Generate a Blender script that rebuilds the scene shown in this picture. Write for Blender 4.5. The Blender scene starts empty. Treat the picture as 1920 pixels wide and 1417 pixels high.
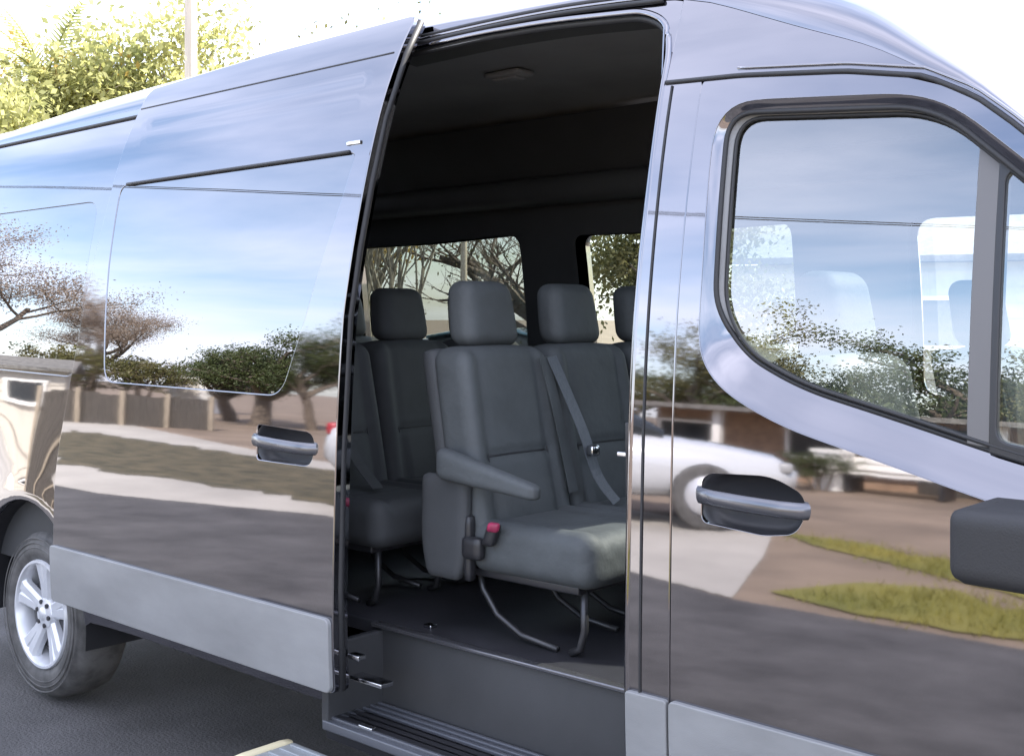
import bpy, bmesh, math, random
import numpy as np
from mathutils import Vector, Matrix
from mathutils.geometry import delaunay_2d_cdt
random.seed(7); rng = np.random.default_rng(7)
S = bpy.context.scene
COL = S.collection
rad = math.radians

# ------------------------------------------------------------------ camera
cd = bpy.data.cameras.new('camera'); cam = bpy.data.objects.new('camera', cd); COL.objects.link(cam)
cd.sensor_width = 36.0; cd.lens = 2200/1920*36; cd.shift_y = -113.5/1920
cd.clip_start = .05; cd.clip_end = 3000
cam.location = (2.063, -2.2834, 1.6); cam.rotation_euler = (rad(90), 0, rad(42.0975))
S.camera = cam
# ------------------------------------------------------------------ world and sun
SUN_EL, SUN_AZ = 45.0, -35.0          # azimuth measured from +y (behind the van) towards -x (rear)
w = bpy.data.worlds.new('World'); S.world = w; w.use_nodes = True
nt = w.node_tree; N = nt.nodes; Lk = nt.links; N.clear()
out = N.new('ShaderNodeOutputWorld'); bg = N.new('ShaderNodeBackground')
sky = N.new('ShaderNodeTexSky'); sky.sky_type = 'NISHITA'; sky.sun_disc = False
sky.sun_elevation = rad(SUN_EL); sky.sun_rotation = rad(-SUN_AZ); sky.dust_density = .9; sky.ozone_density = 1.4
tc = N.new('ShaderNodeTexCoord'); sep = N.new('ShaderNodeSeparateXYZ')
Lk.new(tc.outputs['Generated'], sep.inputs[0])
zc = N.new('ShaderNodeMath'); zc.operation = 'MAXIMUM'; zc.inputs[1].default_value = 0.0; Lk.new(sep.outputs['Z'], zc.inputs[0])
za = N.new('ShaderNodeMath'); za.operation = 'ADD'; za.inputs[1].default_value = .16; Lk.new(zc.outputs[0], za.inputs[0])
dv = N.new('ShaderNodeVectorMath'); dv.operation = 'DIVIDE'; Lk.new(tc.outputs['Generated'], dv.inputs[0])
cmb = N.new('ShaderNodeCombineXYZ')
for i in range(3): Lk.new(za.outputs[0], cmb.inputs[i])
Lk.new(cmb.outputs[0], dv.inputs[1])
flat = N.new('ShaderNodeVectorMath'); flat.operation = 'MULTIPLY'; flat.inputs[1].default_value = (.8, 1.0, 0)
Lk.new(dv.outputs[0], flat.inputs[0])
nz = N.new('ShaderNodeTexNoise'); nz.inputs['Scale'].default_value = .9; nz.inputs['Detail'].default_value = 7; nz.inputs['Roughness'].default_value = .52
nz.inputs['Distortion'].default_value = .25
ofs = N.new('ShaderNodeVectorMath'); ofs.operation = 'ADD'; ofs.inputs[1].default_value = (0.0, 0.0, 0)
Lk.new(flat.outputs[0], ofs.inputs[0]); Lk.new(ofs.outputs[0], nz.inputs['Vector'])
cr = N.new('ShaderNodeValToRGB'); cr.color_ramp.elements[0].position = .33; cr.color_ramp.elements[1].position = .66
cr.color_ramp.elements[0].color = (.03, .03, .03, 1); cr.color_ramp.elements[1].color = (.80, .80, .80, 1)
Lk.new(nz.outputs['Fac'], cr.inputs[0])
mx = N.new('ShaderNodeMix'); mx.data_type = 'RGBA'; Lk.new(cr.outputs[0], mx.inputs['Factor'])
Lk.new(sky.outputs[0], mx.inputs[6]); mx.inputs[7].default_value = (7.4, 7.45, 8.6, 1)
Lk.new(mx.outputs[2], bg.inputs[0]); bg.inputs[1].default_value = .12
Lk.new(bg.outputs[0], out.inputs[0])
sd = bpy.data.lights.new('sun', 'SUN'); sun = bpy.data.objects.new('sun', sd); COL.objects.link(sun)
sd.energy = 4.0; sd.angle = rad(.5); sd.color = (1, .94, .84)
e, a = rad(SUN_EL), rad(SUN_AZ)
to_sun = Vector((-math.sin(a)*math.cos(e), math.cos(a)*math.cos(e), math.sin(e)))
sun.rotation_euler = to_sun.to_track_quat('Z', 'Y').to_euler(); sun.location = to_sun*60
V = S.view_settings; V.view_transform = 'Standard'; V.look = 'None'; V.gamma = 1; V.use_curve_mapping = False
V.exposure = 2.2
S.cycles.max_bounces = 8; S.cycles.transparent_max_bounces = 16; S.cycles.sample_clamp_indirect = 6.0

# ------------------------------------------------------------------ materials
def mat(name, col, rough=.5, metal=0., var=.0, vs=8., bump=0., bs=60., col2=None, spec=None, coat=0., stretch=None, transl=0., lo=.35, hi=.65):
    m = bpy.data.materials.new(name); m.use_nodes = True
    t = m.node_tree; n = t.nodes; l = t.links; b = n['Principled BSDF']
    b.inputs['Base Color'].default_value = (*col, 1); b.inputs['Roughness'].default_value = rough; b.inputs['Metallic'].default_value = metal
    if spec is not None: b.inputs['Specular IOR Level'].default_value = spec
    if coat: b.inputs['Coat Weight'].default_value = coat; b.inputs['Coat Roughness'].default_value = .03
    tcn = n.new('ShaderNodeTexCoord'); src = tcn.outputs['Object']
    if stretch:
        mp = n.new('ShaderNodeMapping'); mp.inputs['Scale'].default_value = stretch; l.new(src, mp.inputs[0]); src = mp.outputs[0]
    if var or col2:
        z = n.new('ShaderNodeTexNoise'); z.inputs['Scale'].default_value = vs; z.inputs['Detail'].default_value = 6; z.inputs['Roughness'].default_value = .6; l.new(src, z.inputs['Vector'])
        r = n.new('ShaderNodeValToRGB'); r.color_ramp.elements[0].position = lo; r.color_ramp.elements[1].position = hi
        c2 = col2 or tuple(c*(1+var) for c in col); c1 = col if col2 else tuple(c*(1-var) for c in col)
        r.color_ramp.elements[0].color = (*c1, 1); r.color_ramp.elements[1].color = (*c2, 1)
        l.new(z.outputs['Fac'], r.inputs[0]); l.new(r.outputs[0], b.inputs['Base Color'])
        colsock = r.outputs[0]
    else: colsock = None
    if bump:
        z2 = n.new('ShaderNodeTexNoise'); z2.inputs['Scale'].default_value = bs; z2.inputs['Detail'].default_value = 5; l.new(src, z2.inputs['Vector'])
        bn = n.new('ShaderNodeBump'); bn.inputs['Strength'].default_value = 1; bn.inputs['Distance'].default_value = bump
        l.new(z2.outputs['Fac'], bn.inputs['Height']); l.new(bn.outputs[0], b.inputs['Normal'])
    if transl:
        tr = n.new('ShaderNodeBsdfTranslucent'); ms = n.new('ShaderNodeMixShader'); ms.inputs[0].default_value = transl
        if colsock: l.new(colsock, tr.inputs[0])
        else: tr.inputs[0].default_value = (*col, 1)
        l.new(b.outputs[0], ms.inputs[1]); l.new(tr.outputs[0], ms.inputs[2]); l.new(ms.outputs[0], n['Material Output'].inputs[0])
    return m
def glass_mat(name, tint, refl=.3, rcol=(1, 1, 1)):
    m = bpy.data.materials.new(name); m.use_nodes = True; t = m.node_tree; n = t.nodes; l = t.links; n.clear()
    o = n.new('ShaderNodeOutputMaterial'); tr = n.new('ShaderNodeBsdfTransparent'); gl = n.new('ShaderNodeBsdfGlossy'); ms = n.new('ShaderNodeMixShader')
    tr.inputs[0].default_value = (*tint, 1); gl.inputs[0].default_value = (*rcol, 1); gl.inputs['Roughness'].default_value = .0
    fr = n.new('ShaderNodeLayerWeight'); fr.inputs['Blend'].default_value = .35
    ml = n.new('ShaderNodeMath'); ml.operation = 'MULTIPLY_ADD'; ml.inputs[1].default_value = .65; ml.inputs[2].default_value = refl; ml.use_clamp = True
    l.new(fr.outputs['Fresnel'], ml.inputs[0]); l.new(ml.outputs[0], ms.inputs[0]); l.new(tr.outputs[0], ms.inputs[1]); l.new(gl.outputs[0], ms.inputs[2]); l.new(ms.outputs[0], o.inputs[0])
    return m
M = {}
M['paint'] = mat('dark_metallic_paint', (.18, .176, .197), .032, 1.0, bump=.0003, bs=2.4, coat=1.)
M['paint'].node_tree.nodes['Principled BSDF'].inputs['Coat IOR'].default_value = 1.75; M['paint'].node_tree.nodes['Principled BSDF'].inputs['Coat Roughness'].default_value = .025
M['cladding'] = mat('grey_cladding', (.225, .226, .228), .46, 0, var=.13, vs=2.2, bump=.0006, bs=420, stretch=(1, 1, 2.5))
M['black_plastic'] = mat('black_plastic', (.022, .022, .025), .38, bump=.0002, bs=700)
M['rubber'] = mat('black_rubber', (.02, .02, .022), .55)
M['tyre'] = mat('tyre_rubber', (.08, .077, .075), .7, var=.35, vs=14, bump=.0006, bs=120)
M['rim'] = mat('bright_alloy', (.62, .63, .66), .3, .35, var=.04, vs=20)
M['dark_metal'] = mat('dark_metal', (.06, .06, .065), .4, .6)
M['chrome'] = mat('bright_metal', (.6, .6, .62), .18, 1.)
M['windscreen'] = glass_mat('windscreen_glass', (.75, .8, .78), .45)
M['glass'] = glass_mat('door_glass', (.80, .86, .84), .20)
M['clearglass'] = glass_mat('clear_glass', (.86, .9, .88), .04)
M['handle'] = mat('handle_grey', (.16, .16, .175), .22, .7)
M['barmat'] = mat('grey_bar', (.13, .125, .125), .45)
M['mirrormat'] = mat('grained_plastic', (.022, .022, .024), .62, bump=.0006, bs=260)
M['privacy'] = mat('privacy_glass', (.165, .17, .19), .0, 1.0, coat=1.)
M['privacy'].node_tree.nodes['Principled BSDF'].inputs['Coat IOR'].default_value = 1.7; M['privacy'].node_tree.nodes['Principled BSDF'].inputs['Coat Roughness'].default_value = .0
M['farglass'] = glass_mat('far_glass', (.60, .66, .60), .05)
M['headliner'] = mat('dark_headliner', (.27, .27, .28), .9, var=.08, vs=3, bump=.0005, bs=400)
M['trim'] = mat('dark_interior_trim', (.042, .043, .046), .6, var=.1, vs=4, bump=.0003, bs=300)
M['floor'] = mat('vinyl_floor', (.03, .03, .035), .4, var=.2, vs=6, bump=.0005, bs=200)
M['seat'] = mat('grey_vinyl_seat', (.066, .073, .077), .68, var=.1, vs=7, bump=.0035, bs=26)
M['seat_dark'] = mat('dark_seat_fabric', (.05, .053, .057), .75, var=.1, vs=6, bump=.0006, bs=300)
M['belt'] = mat('woven_belt', (.095, .105, .12), .5, var=.15, vs=200, stretch=(1, 1, .1))
M['red'] = mat('red_button', (.30, .025, .075), .4, var=.3, vs=60)
M['lampglass'] = mat('lamp_lens', (.32, .32, .32), .3)
M['tread'] = mat('ribbed_tread', (.10, .105, .12), .35, .2)
M['board'] = mat('running_board', (.30, .32, .33), .4, .2, var=.1, vs=12)
M['cream'] = mat('cream_cap', (.62, .55, .36), .5)
M['asphalt'] = mat('asphalt', (.066, .063, .064), .85, var=.42, vs=1.6, bump=.010, bs=85, lo=.3, hi=.7)
M['concrete'] = mat('concrete', (.37, .345, .31), .85, var=.14, vs=.7, bump=.002, bs=60)
M['worn'] = mat('worn_pavement', (.19, .183, .187), .85, var=.15, vs=1.1, bump=.002, bs=80)
M['dirt'] = mat('dirt', (.20, .15, .11), .95, var=.25, vs=.6, bump=.004, bs=30)
M['lawn'] = mat('lawn', (.13, .13, .025), .9, vs=.9, col2=(.22, .19, .04), bump=.01, bs=40)
M['shadowed_grass'] = mat('shadowed_grass', (.035, .034, .018), .95, vs=2.2, col2=(.13, .105, .06), bump=.02, bs=25, stretch=(1, 2.2, 1))  # grass verge, its brown darkened in streaks to stand in for tree shadows
M['bark'] = mat('bark', (.14, .11, .085), .9, var=.3, vs=12, bump=.004, bs=50)
M['bark_pale'] = mat('pale_bark', (.27, .24, .19), .9, var=.3, vs=12, bump=.004, bs=50)
M['leaf_green'] = mat('green_leaves', (.045, .065, .022), .6, vs=1.2, col2=(.10, .12, .035), transl=.35)
M['leaf_yellow'] = mat('spring_leaves', (.25, .27, .10), .6, vs=1.0, col2=(.50, .48, .20), transl=.7)
M['leaf_pink'] = mat('budding_twigs', (.24, .17, .12), .7, vs=1.0, col2=(.34, .27, .21), transl=.3)
M['leaf_olive'] = mat('olive_leaves', (.10, .11, .03), .6, vs=1.2, col2=(.20, .17, .07), transl=.35)
M['leaf_orange'] = mat('orange_leaves', (.40, .28, .06), .6, vs=1.0, col2=(.5, .38, .14), transl=.55)
M['siding'] = mat('pale_siding', (.50, .46, .40), .7, var=.08, vs=3)
M['white'] = mat('white_paint', (.78, .76, .72), .5, var=.05, vs=4)
M['roofing'] = mat('roof_shingle', (.16, .15, .14), .9, var=.25, vs=9, bump=.004, bs=60)
M['tan'] = mat('tan_brick', (.33, .22, .15), .85, var=.2, vs=6)
M['dark_wood'] = mat('dark_boards', (.06, .052, .045), .8, var=.3, vs=5, stretch=(6, 6, .7))
M['wood'] = mat('weathered_wood', (.30, .25, .19), .85, var=.2, vs=6, stretch=(4, 4, .4))
M['window_dark'] = mat('window_pane', (.03, .035, .04), .08)
M['pole'] = mat('pole_paint', (.52, .45, .36), .8, var=.12, vs=5, stretch=(6, 6, .5))
M['wire'] = mat('wire', (.02, .02, .02), .6)
M['carwhite'] = mat('white_car_paint', (.52, .53, .55), .2, 0, coat=1.)
M['carblue'] = mat('blue_car_paint', (.16, .32, .42), .2, 0, coat=1.)
M['lens_red'] = mat('red_lens', (.35, .02, .03), .15)

# ------------------------------------------------------------------ object helpers
def link(name, me, m=None, parent=None):
    o = bpy.data.objects.new(name, me); COL.objects.link(o)
    if m is not None:
        me.materials.clear(); me.materials.append(m)
    if parent is not None: adopt(o, parent)
    return o
def wloc(p):
    v = Vector(p.location)
    q = p.parent
    if q: v = v + wloc(q)
    return v
def adopt(o, p):
    o.parent = p
    o.location = Vector(o.location) - wloc(p)
def thing(name, label, cat, loc=(0, 0, 0), group=None):
    o = bpy.data.objects.new(name, None); COL.objects.link(o); o.location = loc; o.empty_display_size = .2
    o['label'] = label; o['category'] = cat
    if group: o['group'] = group
    return o
def tag(o, label, cat, group=None):
    o['label'] = label; o['category'] = cat
    if group: o['group'] = group
    return o
def kind(o, k): o['kind'] = k; return o
def mesh(name, vs, fs, smooth=False):
    me = bpy.data.meshes.new(name); me.from_pydata([tuple(v) for v in vs], [], [tuple(f) for f in fs]); me.update()
    if smooth: me.polygons.foreach_set('use_smooth', [True]*len(me.polygons))
    return me
class MB:
    def __init__(s): s.v = []; s.f = []
    def add(s, vs, fs):
        b = len(s.v); s.v += [tuple(v) for v in vs]; s.f += [tuple(i+b for i in f) for f in fs]; return s
    def box(s, c, d, rz=0, taper=1.):
        x, y, z = (q/2 for q in d); P = []
        for k in (-1, 1):
            t = taper if k > 0 else 1
            for (i, j) in ((-1, -1), (1, -1), (1, 1), (-1, 1)):
                u, v2 = i*x*t, j*y*t
                P.append((c[0]+u*math.cos(rz)-v2*math.sin(rz), c[1]+u*math.sin(rz)+v2*math.cos(rz), c[2]+k*z))
        return s.add(P, [(3, 2, 1, 0), (4, 5, 6, 7), (0, 1, 5, 4), (1, 2, 6, 5), (2, 3, 7, 6), (3, 0, 4, 7)])
    def tube(s, pts, r, n=8, closed=False, cap=True):
        P = [Vector(p) for p in pts]; m = len(P); rs = r if isinstance(r, (list, tuple)) else [r]*m
        ref = None; V_ = []
        for i in range(m):
            if closed: t = P[(i+1) % m]-P[i-1]
            else: t = P[min(i+1, m-1)]-P[max(i-1, 0)]
            if t.length < 1e-9: t = Vector((0, 0, 1))
            t.normalize()
            if ref is None:
                ref = Vector((0, 0, 1)) if abs(t.z) < .9 else Vector((1, 0, 0))
            ref = (ref - t*ref.dot(t))
            if ref.length < 1e-6: ref = t.orthogonal()
            ref.normalize(); b = t.cross(ref)
            for j in range(n):
                an = 2*math.pi*j/n; V_.append(P[i]+(ref*math.cos(an)+b*math.sin(an))*rs[i])
        F_ = []
        for i in range(m if closed else m-1):
            i2 = (i+1) % m
            for j in range(n):
                j2 = (j+1) % n; F_.append((i*n+j, i*n+j2, i2*n+j2, i2*n+j))
        if cap and not closed:
            F_.append(tuple(range(n-1, -1, -1))); F_.append(tuple((m-1)*n+j for j in range(n)))
        return s.add(V_, F_)
    def revolve(s, prof_, c, axis='y', n=48, closed=False):
        V_ = []; m = len(prof_)
        for i in range(n):
            an = 2*math.pi*i/n
            for (r, h) in prof_:
                if axis == 'y': V_.append((c[0]+r*math.cos(an), c[1]+h, c[2]+r*math.sin(an)))
                else: V_.append((c[0]+r*math.cos(an), c[1]+r*math.sin(an), c[2]+h))
        F_ = []
        for i in range(n):
            i2 = (i+1) % n
            for j in range(m if closed else m-1):
                j2 = (j+1) % m
                F_.append((i*m+j, i2*m+j, i2*m+j2, i*m+j2))
        return s.add(V_, F_)
    def build(s, name, m, parent=None, smooth=False, auto=None):
        me = mesh(name, s.v, s.f, smooth)
        if smooth and auto: me.set_sharp_from_angle(angle=rad(auto))
        return link(name, me, m, parent)
def box(name, c, d, m, parent=None, bevel=0., rz=0):
    bm = bmesh.new(); bmesh.ops.create_cube(bm, size=1)
    bmesh.ops.scale(bm, vec=d, verts=bm.verts)
    if bevel: bmesh.ops.bevel(bm, geom=bm.edges[:], offset=bevel, segments=3, profile=.6, affect='EDGES')
    bmesh.ops.rotate(bm, cent=(0, 0, 0), matrix=Matrix.Rotation(rz, 3, 'Z'), verts=bm.verts)
    bmesh.ops.translate(bm, vec=c, verts=bm.verts)
    me = bpy.data.meshes.new(name); bm.to_mesh(me); bm.free()
    if bevel:
        me.polygons.foreach_set('use_smooth', [True]*len(me.polygons)); me.set_sharp_from_angle(angle=rad(40))
    return link(name, me, m, parent)
def rbox(name, c, half, r, m, parent=None, n=(12, 12, 12), deform=None):
    """soft cushion: a subdivided cube with rounded edges, then deformed"""
    hx, hy, hz = half; V_ = []; F_ = []; idx = {}
    def vert(p):
        k = (round(p[0], 5), round(p[1], 5), round(p[2], 5))
        if k not in idx: idx[k] = len(V_); V_.append(p)
        return idx[k]
    def lin(k): return [-1+2*i/k for i in range(k+1)]
    for ax in range(3):
        u, v2 = (ax+1) % 3, (ax+2) % 3
        for sg in (-1, 1):
            A, B = lin(n[u]), lin(n[v2])
            for i in range(n[u]):
                for j in range(n[v2]):
                    q = []
                    for (ii, jj) in ((i, j), (i+1, j), (i+1, j+1), (i, j+1)):
                        p = [0, 0, 0]; p[ax] = sg; p[u] = A[ii]; p[v2] = B[jj]; q.append(vert(tuple(p)))
                    F_.append(q if sg > 0 else q[::-1])
    R = []
    for p in V_:
        P = Vector((p[0]*hx, p[1]*hy, p[2]*hz)); rr_ = min(r, hx, hy, hz)
        Q = Vector((max(-hx+rr_, min(hx-rr_, P.x)), max(-hy+rr_, min(hy-rr_, P.y)), max(-hz+rr_, min(hz-rr_, P.z))))
        d = P-Q
        if d.length > 1e-9: P = Q+d.normalized()*rr_
        if deform: P = Vector(deform(P))
        R.append(P+Vector(c))
    return link(name, mesh(name, R, F_, True), m, parent)
def rpoly(pts, rs, n=7, step=.04):
    """closed outline with rounded corners, resampled"""
    m = len(pts); out_ = []
    if not isinstance(rs, (list, tuple)): rs = [rs]*m
    for i in range(m):
        p0, p, p1 = (np.array(pts[(i+k) % m], float) for k in (-1, 0, 1))
        a_, b_ = p0-p, p1-p; la, lb = np.linalg.norm(a_), np.linalg.norm(b_)
        r = min(rs[i], la*.48, lb*.48)
        if r < 1e-4: out_.append(p); continue
        A, B = p+a_/la*r, p+b_/lb*r
        for k in range(n+1):
            t = k/n; out_.append((1-t)**2*A+2*t*(1-t)*p+t*t*B)
    res = []
    for i in range(len(out_)):
        p, q = out_[i], out_[(i+1) % len(out_)]; L_ = np.linalg.norm(q-p)
        if L_ < 1e-6: continue
        k = max(1, int(math.ceil(L_/step)))
        for j in range(k): res.append(p+(q-p)*j/k)
    return [tuple(r) for r in res]
def inpoly(P, poly):
    P = np.asarray(P); x, z = P[:, 0], P[:, 1]; ins = np.zeros(len(P), bool); m = len(poly)
    for i in range(m):
        x0, z0 = poly[i]; x1, z1 = poly[(i+1) % m]
        c_ = ((z0 > z) != (z1 > z))
        with np.errstate(divide='ignore', invalid='ignore'):
            ins ^= c_ & (x < (x1-x0)*(z-z0)/(z1-z0+1e-15)+x0)
    return ins
def pdist(P, poly):
    P = np.asarray(P); d = np.full(len(P), 9.)
    for i in range(len(poly)):
        a_ = np.array(poly[i]); b_ = np.array(poly[(i+1) % len(poly)]); ab = b_-a_
        t = np.clip(((P-a_)@ab)/max(ab@ab, 1e-12), 0, 1)
        d = np.minimum(d, np.linalg.norm(P-(a_+t[:, None]*ab), axis=1))
    return d

# ------------------------------------------------------------------ van side profile (y inward as a function of height)
PZ = [.3, .5, .7, 1.0, 1.3, 1.6, 1.91, 2.15, 2.3, 2.4]; PY = [.03, .008, 0, .004, .013, .033, .075, .125, .17, .21]
_n = len(PZ); _h = np.diff(PZ); _A = np.zeros((_n, _n)); _b = np.zeros(_n); _A[0, 0] = _A[-1, -1] = 1
for _i in range(1, _n-1):
    _A[_i, _i-1] = _h[_i-1]; _A[_i, _i] = 2*(_h[_i-1]+_h[_i]); _A[_i, _i+1] = _h[_i]
    _b[_i] = 6*((PY[_i+1]-PY[_i])/_h[_i]-(PY[_i]-PY[_i-1])/_h[_i-1])
_M = np.linalg.solve(_A, _b)
def spline(xs, ys):
    xs = np.array(xs, float); ys = np.array(ys, float); n = len(xs); h = np.diff(xs); A = np.zeros((n, n)); b = np.zeros(n); A[0, 0] = A[-1, -1] = 1
    for i in range(1, n-1):
        A[i, i-1] = h[i-1]; A[i, i] = 2*(h[i-1]+h[i]); A[i, i+1] = h[i]; b[i] = 6*((ys[i+1]-ys[i])/h[i]-(ys[i]-ys[i-1])/h[i-1])
    M_ = np.linalg.solve(A, b)
    def g(v):
        v = float(v); i = int(np.clip(np.searchsorted(xs, v)-1, 0, n-2)); a_ = xs[i+1]-v; c_ = v-xs[i]
        return M_[i]*a_**3/(6*h[i])+M_[i+1]*c_**3/(6*h[i])+(ys[i]/h[i]-M_[i]*h[i]/6)*a_+(ys[i+1]/h[i]-M_[i+1]*h[i]/6)*c_
    return g
def prof(z):
    z = np.asarray(z, float); i = np.clip(np.searchsorted(PZ, z)-1, 0, _n-2); pz = np.array(PZ); py = np.array(PY)
    a_ = pz[i+1]-z; c_ = z-pz[i]; hh = _h[i]
    y = _M[i]*a_**3/(6*hh)+_M[i+1]*c_**3/(6*hh)+(py[i]/hh-_M[i]*hh/6)*a_+(py[i+1]/hh-_M[i+1]*hh/6)*c_
    return np.where(z > 2.4, .21+.42*(z-2.4)+.8*np.maximum(z-2.4, 0)**2, y)
def surf(off=0., extra=None):
    def f(x, z):
        y = prof(z)+off
        if extra is not None: y = y+extra(np.asarray(x, float), np.asarray(z, float))
        return y
    return f
def panel(name, outline, holes, f, m, parent, thick=.03, grid=.04, far=False, lip=.004):
    """sheet-metal panel on the van side: smooth skin with analytic normals and turned-in edges"""
    loops = [outline]+list(holes); pts = []; edges = []
    for lp in loops:
        b = len(pts); k = len(lp); pts += list(lp); edges += [(b+i, b+(i+1) % k) for i in range(k)]
    O = np.array(outline); x0, z0 = O.min(0); x1, z1 = O.max(0)
    gx = np.arange(x0+grid*.5, x1, grid); gz = np.arange(z0+grid*.5, z1, grid)
    G = np.array([(x, z) for x in gx for z in gz]) if len(gx) and len(gz) else np.zeros((0, 2))
    if len(G):
        ok = inpoly(G, outline)
        for h in holes: ok &= ~inpoly(G, h)
        G = G[ok]
        for lp in loops:
            if len(G): G = G[pdist(G, lp) > grid*.45]
    allp = [Vector(p) for p in pts]+[Vector(p) for p in G]
    v2, e2, f2, *_r = delaunay_2d_cdt(allp, edges, [], 0, 1e-6)
    P = np.array([(q.x, q.y) for q in v2]); F = np.array([t for t in f2 if len(t) == 3])
    C = P[F].mean(1); ok = inpoly(C, outline)
    for h in holes: ok &= ~inpoly(C, h)
    F = F[ok]
    a_, b_, c_ = P[F[:, 0]], P[F[:, 1]], P[F[:, 2]]
    cr_ = (b_[:, 0]-a_[:, 0])*(c_[:, 1]-a_[:, 1])-(b_[:, 1]-a_[:, 1])*(c_[:, 0]-a_[:, 0])
    F[cr_ < 0] = F[cr_ < 0][:, ::-1]
    def nrm(X):
        h = 5e-4
        dx = (f(X[:, 0]+h, X[:, 1])-f(X[:, 0]-h, X[:, 1]))/(2*h); dz = (f(X[:, 0], X[:, 1]+h)-f(X[:, 0], X[:, 1]-h))/(2*h)
        n = np.stack([dx, -np.ones(len(X)), dz], 1); return n/np.linalg.norm(n, axis=1)[:, None]
    Y = f(P[:, 0], P[:, 1])
    VS = np.stack([P[:, 0], Y, P[:, 1]], 1); NS = nrm(P); FS = [tuple(t) for t in F]
    VS = list(map(tuple, VS)); NS = list(map(tuple, NS))
    for li, lp in enumerate(loops):
        L_ = np.array(lp); k = len(L_)
        ar = np.sum(L_[:, 0]*np.roll(L_[:, 1], -1)-np.roll(L_[:, 0], -1)*L_[:, 1])
        t = np.roll(L_, -1, 0)-np.roll(L_, 1, 0); t /= np.linalg.norm(t, axis=1)[:, None]+1e-12
        o = np.stack([t[:, 1], -t[:, 0]], 1)
        if ar < 0: o = -o
        if li > 0: o = -o
        y = f(L_[:, 0], L_[:, 1]); ns = nrm(L_); on = np.stack([o[:, 0], np.zeros(k), o[:, 1]], 1)
        rows = [(L_, y, ns), (L_+o*lip*.7, y+lip*.3, (ns+on)), (L_+o*lip, y+lip, on), (L_+o*lip, y+thick, on)]
        b = len(VS)
        for (q, yy, nn) in rows:
            nn = nn/np.linalg.norm(nn, axis=1)[:, None]
            VS += [(q[i, 0], yy[i], q[i, 1]) for i in range(k)]; NS += list(map(tuple, nn))
        ccw = (ar > 0) == (li == 0)
        for r_ in range(3):
            for i in range(k):
                i2 = (i+1) % k; q = (b+r_*k+i, b+(r_+1)*k+i, b+(r_+1)*k+i2, b+r_*k+i2)
                FS.append(q if ccw else q[::-1])
    if far:
        VS = [(x, 2.0-y, z) for (x, y, z) in VS]; NS = [(x, -y, z) for (x, y, z) in NS]; FS = [q[::-1] for q in FS]
    me = mesh(name, VS, FS, True)
    me.normals_split_custom_set_from_vertices(NS)
    return link(name, me, m, parent)
def edge_tube(loop, f, r, n=6, closed=True, off=0., far=False):
    L_ = np.array(loop); y = f(L_[:, 0], L_[:, 1])+off
    pts = [(L_[i, 0], y[i], L_[i, 1]) for i in range(len(L_))]
    if far: pts = [(p[0], 2-p[1], p[2]) for p in pts]
    return MB().tube(pts, r, n, closed)
def chain(pts, f, off, r, nm, m, par, n=8, shift=(0, 0)):
    L_ = np.array(pts)+np.array(shift); y = f(L_[:, 0], L_[:, 1])+off
    return MB().tube([(L_[i, 0], y[i], L_[i, 1]) for i in range(len(L_))], r, n).build(nm, m, par, True)
def rect(x0, z0, x1, z1): return [(x0, z0), (x1, z0), (x1, z1), (x0, z1)]
def sstep(a_, b_, x): t = np.clip((x-a_)/(b_-a_), 0, 1); return t*t*(3-2*t)

# ================================================================== THE VAN
VAN = thing('passenger_van', 'dark metallic high-roof passenger van, side door slid open on grey seats', 'van', (-.8, 1.0, 0))
f0 = surf(0.)
# ---- rear quarter (behind the sliding door)
arch_c, arch_r = (-2.71, .37), .475
arch = [(arch_c[0]+arch_r*math.cos(t), arch_c[1]+arch_r*math.sin(t)) for t in np.linspace(math.pi*1.02, -math.pi*.02, 26)]
quarter = [(-3.84, .46), (-3.2, .42)]+[p for p in arch if p[1] > .40]+[(-2.2, .42), (-.80, .42), (-.80, 2.40), (-3.84, 2.40)]
quarter = rpoly(quarter, 0, step=.06)
qwin = rpoly([(-3.62, 1.38), (-2.35, 1.36), (-2.33, 2.07), (-3.6, 2.07)], .09)
def flare(x, z):
    d = np.hypot(x-arch_c[0], z-arch_c[1])-arch_r
    return -.007*np.exp(-(np.maximum(d, 0)/.07)**2)-.016*np.exp(-(np.maximum(d, 0)/.22)**2)
fq = surf(0., flare)
panel('rear_quarter_panel', quarter, [qwin], fq, M['paint'], VAN, .05, .035)
qw2 = rpoly([(-3.615, 1.385), (-2.355, 1.365), (-2.335, 2.065), (-3.595, 2.065)], .085)
panel('rear_side_window', qw2, [], surf(.004), M['privacy'], VAN, .02, .06)
edge_tube(qwin, surf(.004), .004).build('window_seal', M['rubber'], VAN, True)
wl = MB()
ang = np.linspace(math.pi*1.05, -math.pi*.05, 24)
wl.add([(arch_c[0]+.47*math.cos(t), y, arch_c[1]+.47*math.sin(t)) for t in ang for y in (.0, .42)], [(2*i, 2*i+1, 2*i+3, 2*i+2) for i in range(23)])
wl.add([(arch_c[0]+.47*math.cos(t), .42, arch_c[1]+.47*math.sin(t)) for t in ang]+[(arch_c[0], .42, arch_c[1])], [(i, i+1, 24) for i in range(23)])
wl.build('wheel_well', M['black_plastic'], VAN, True)
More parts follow.
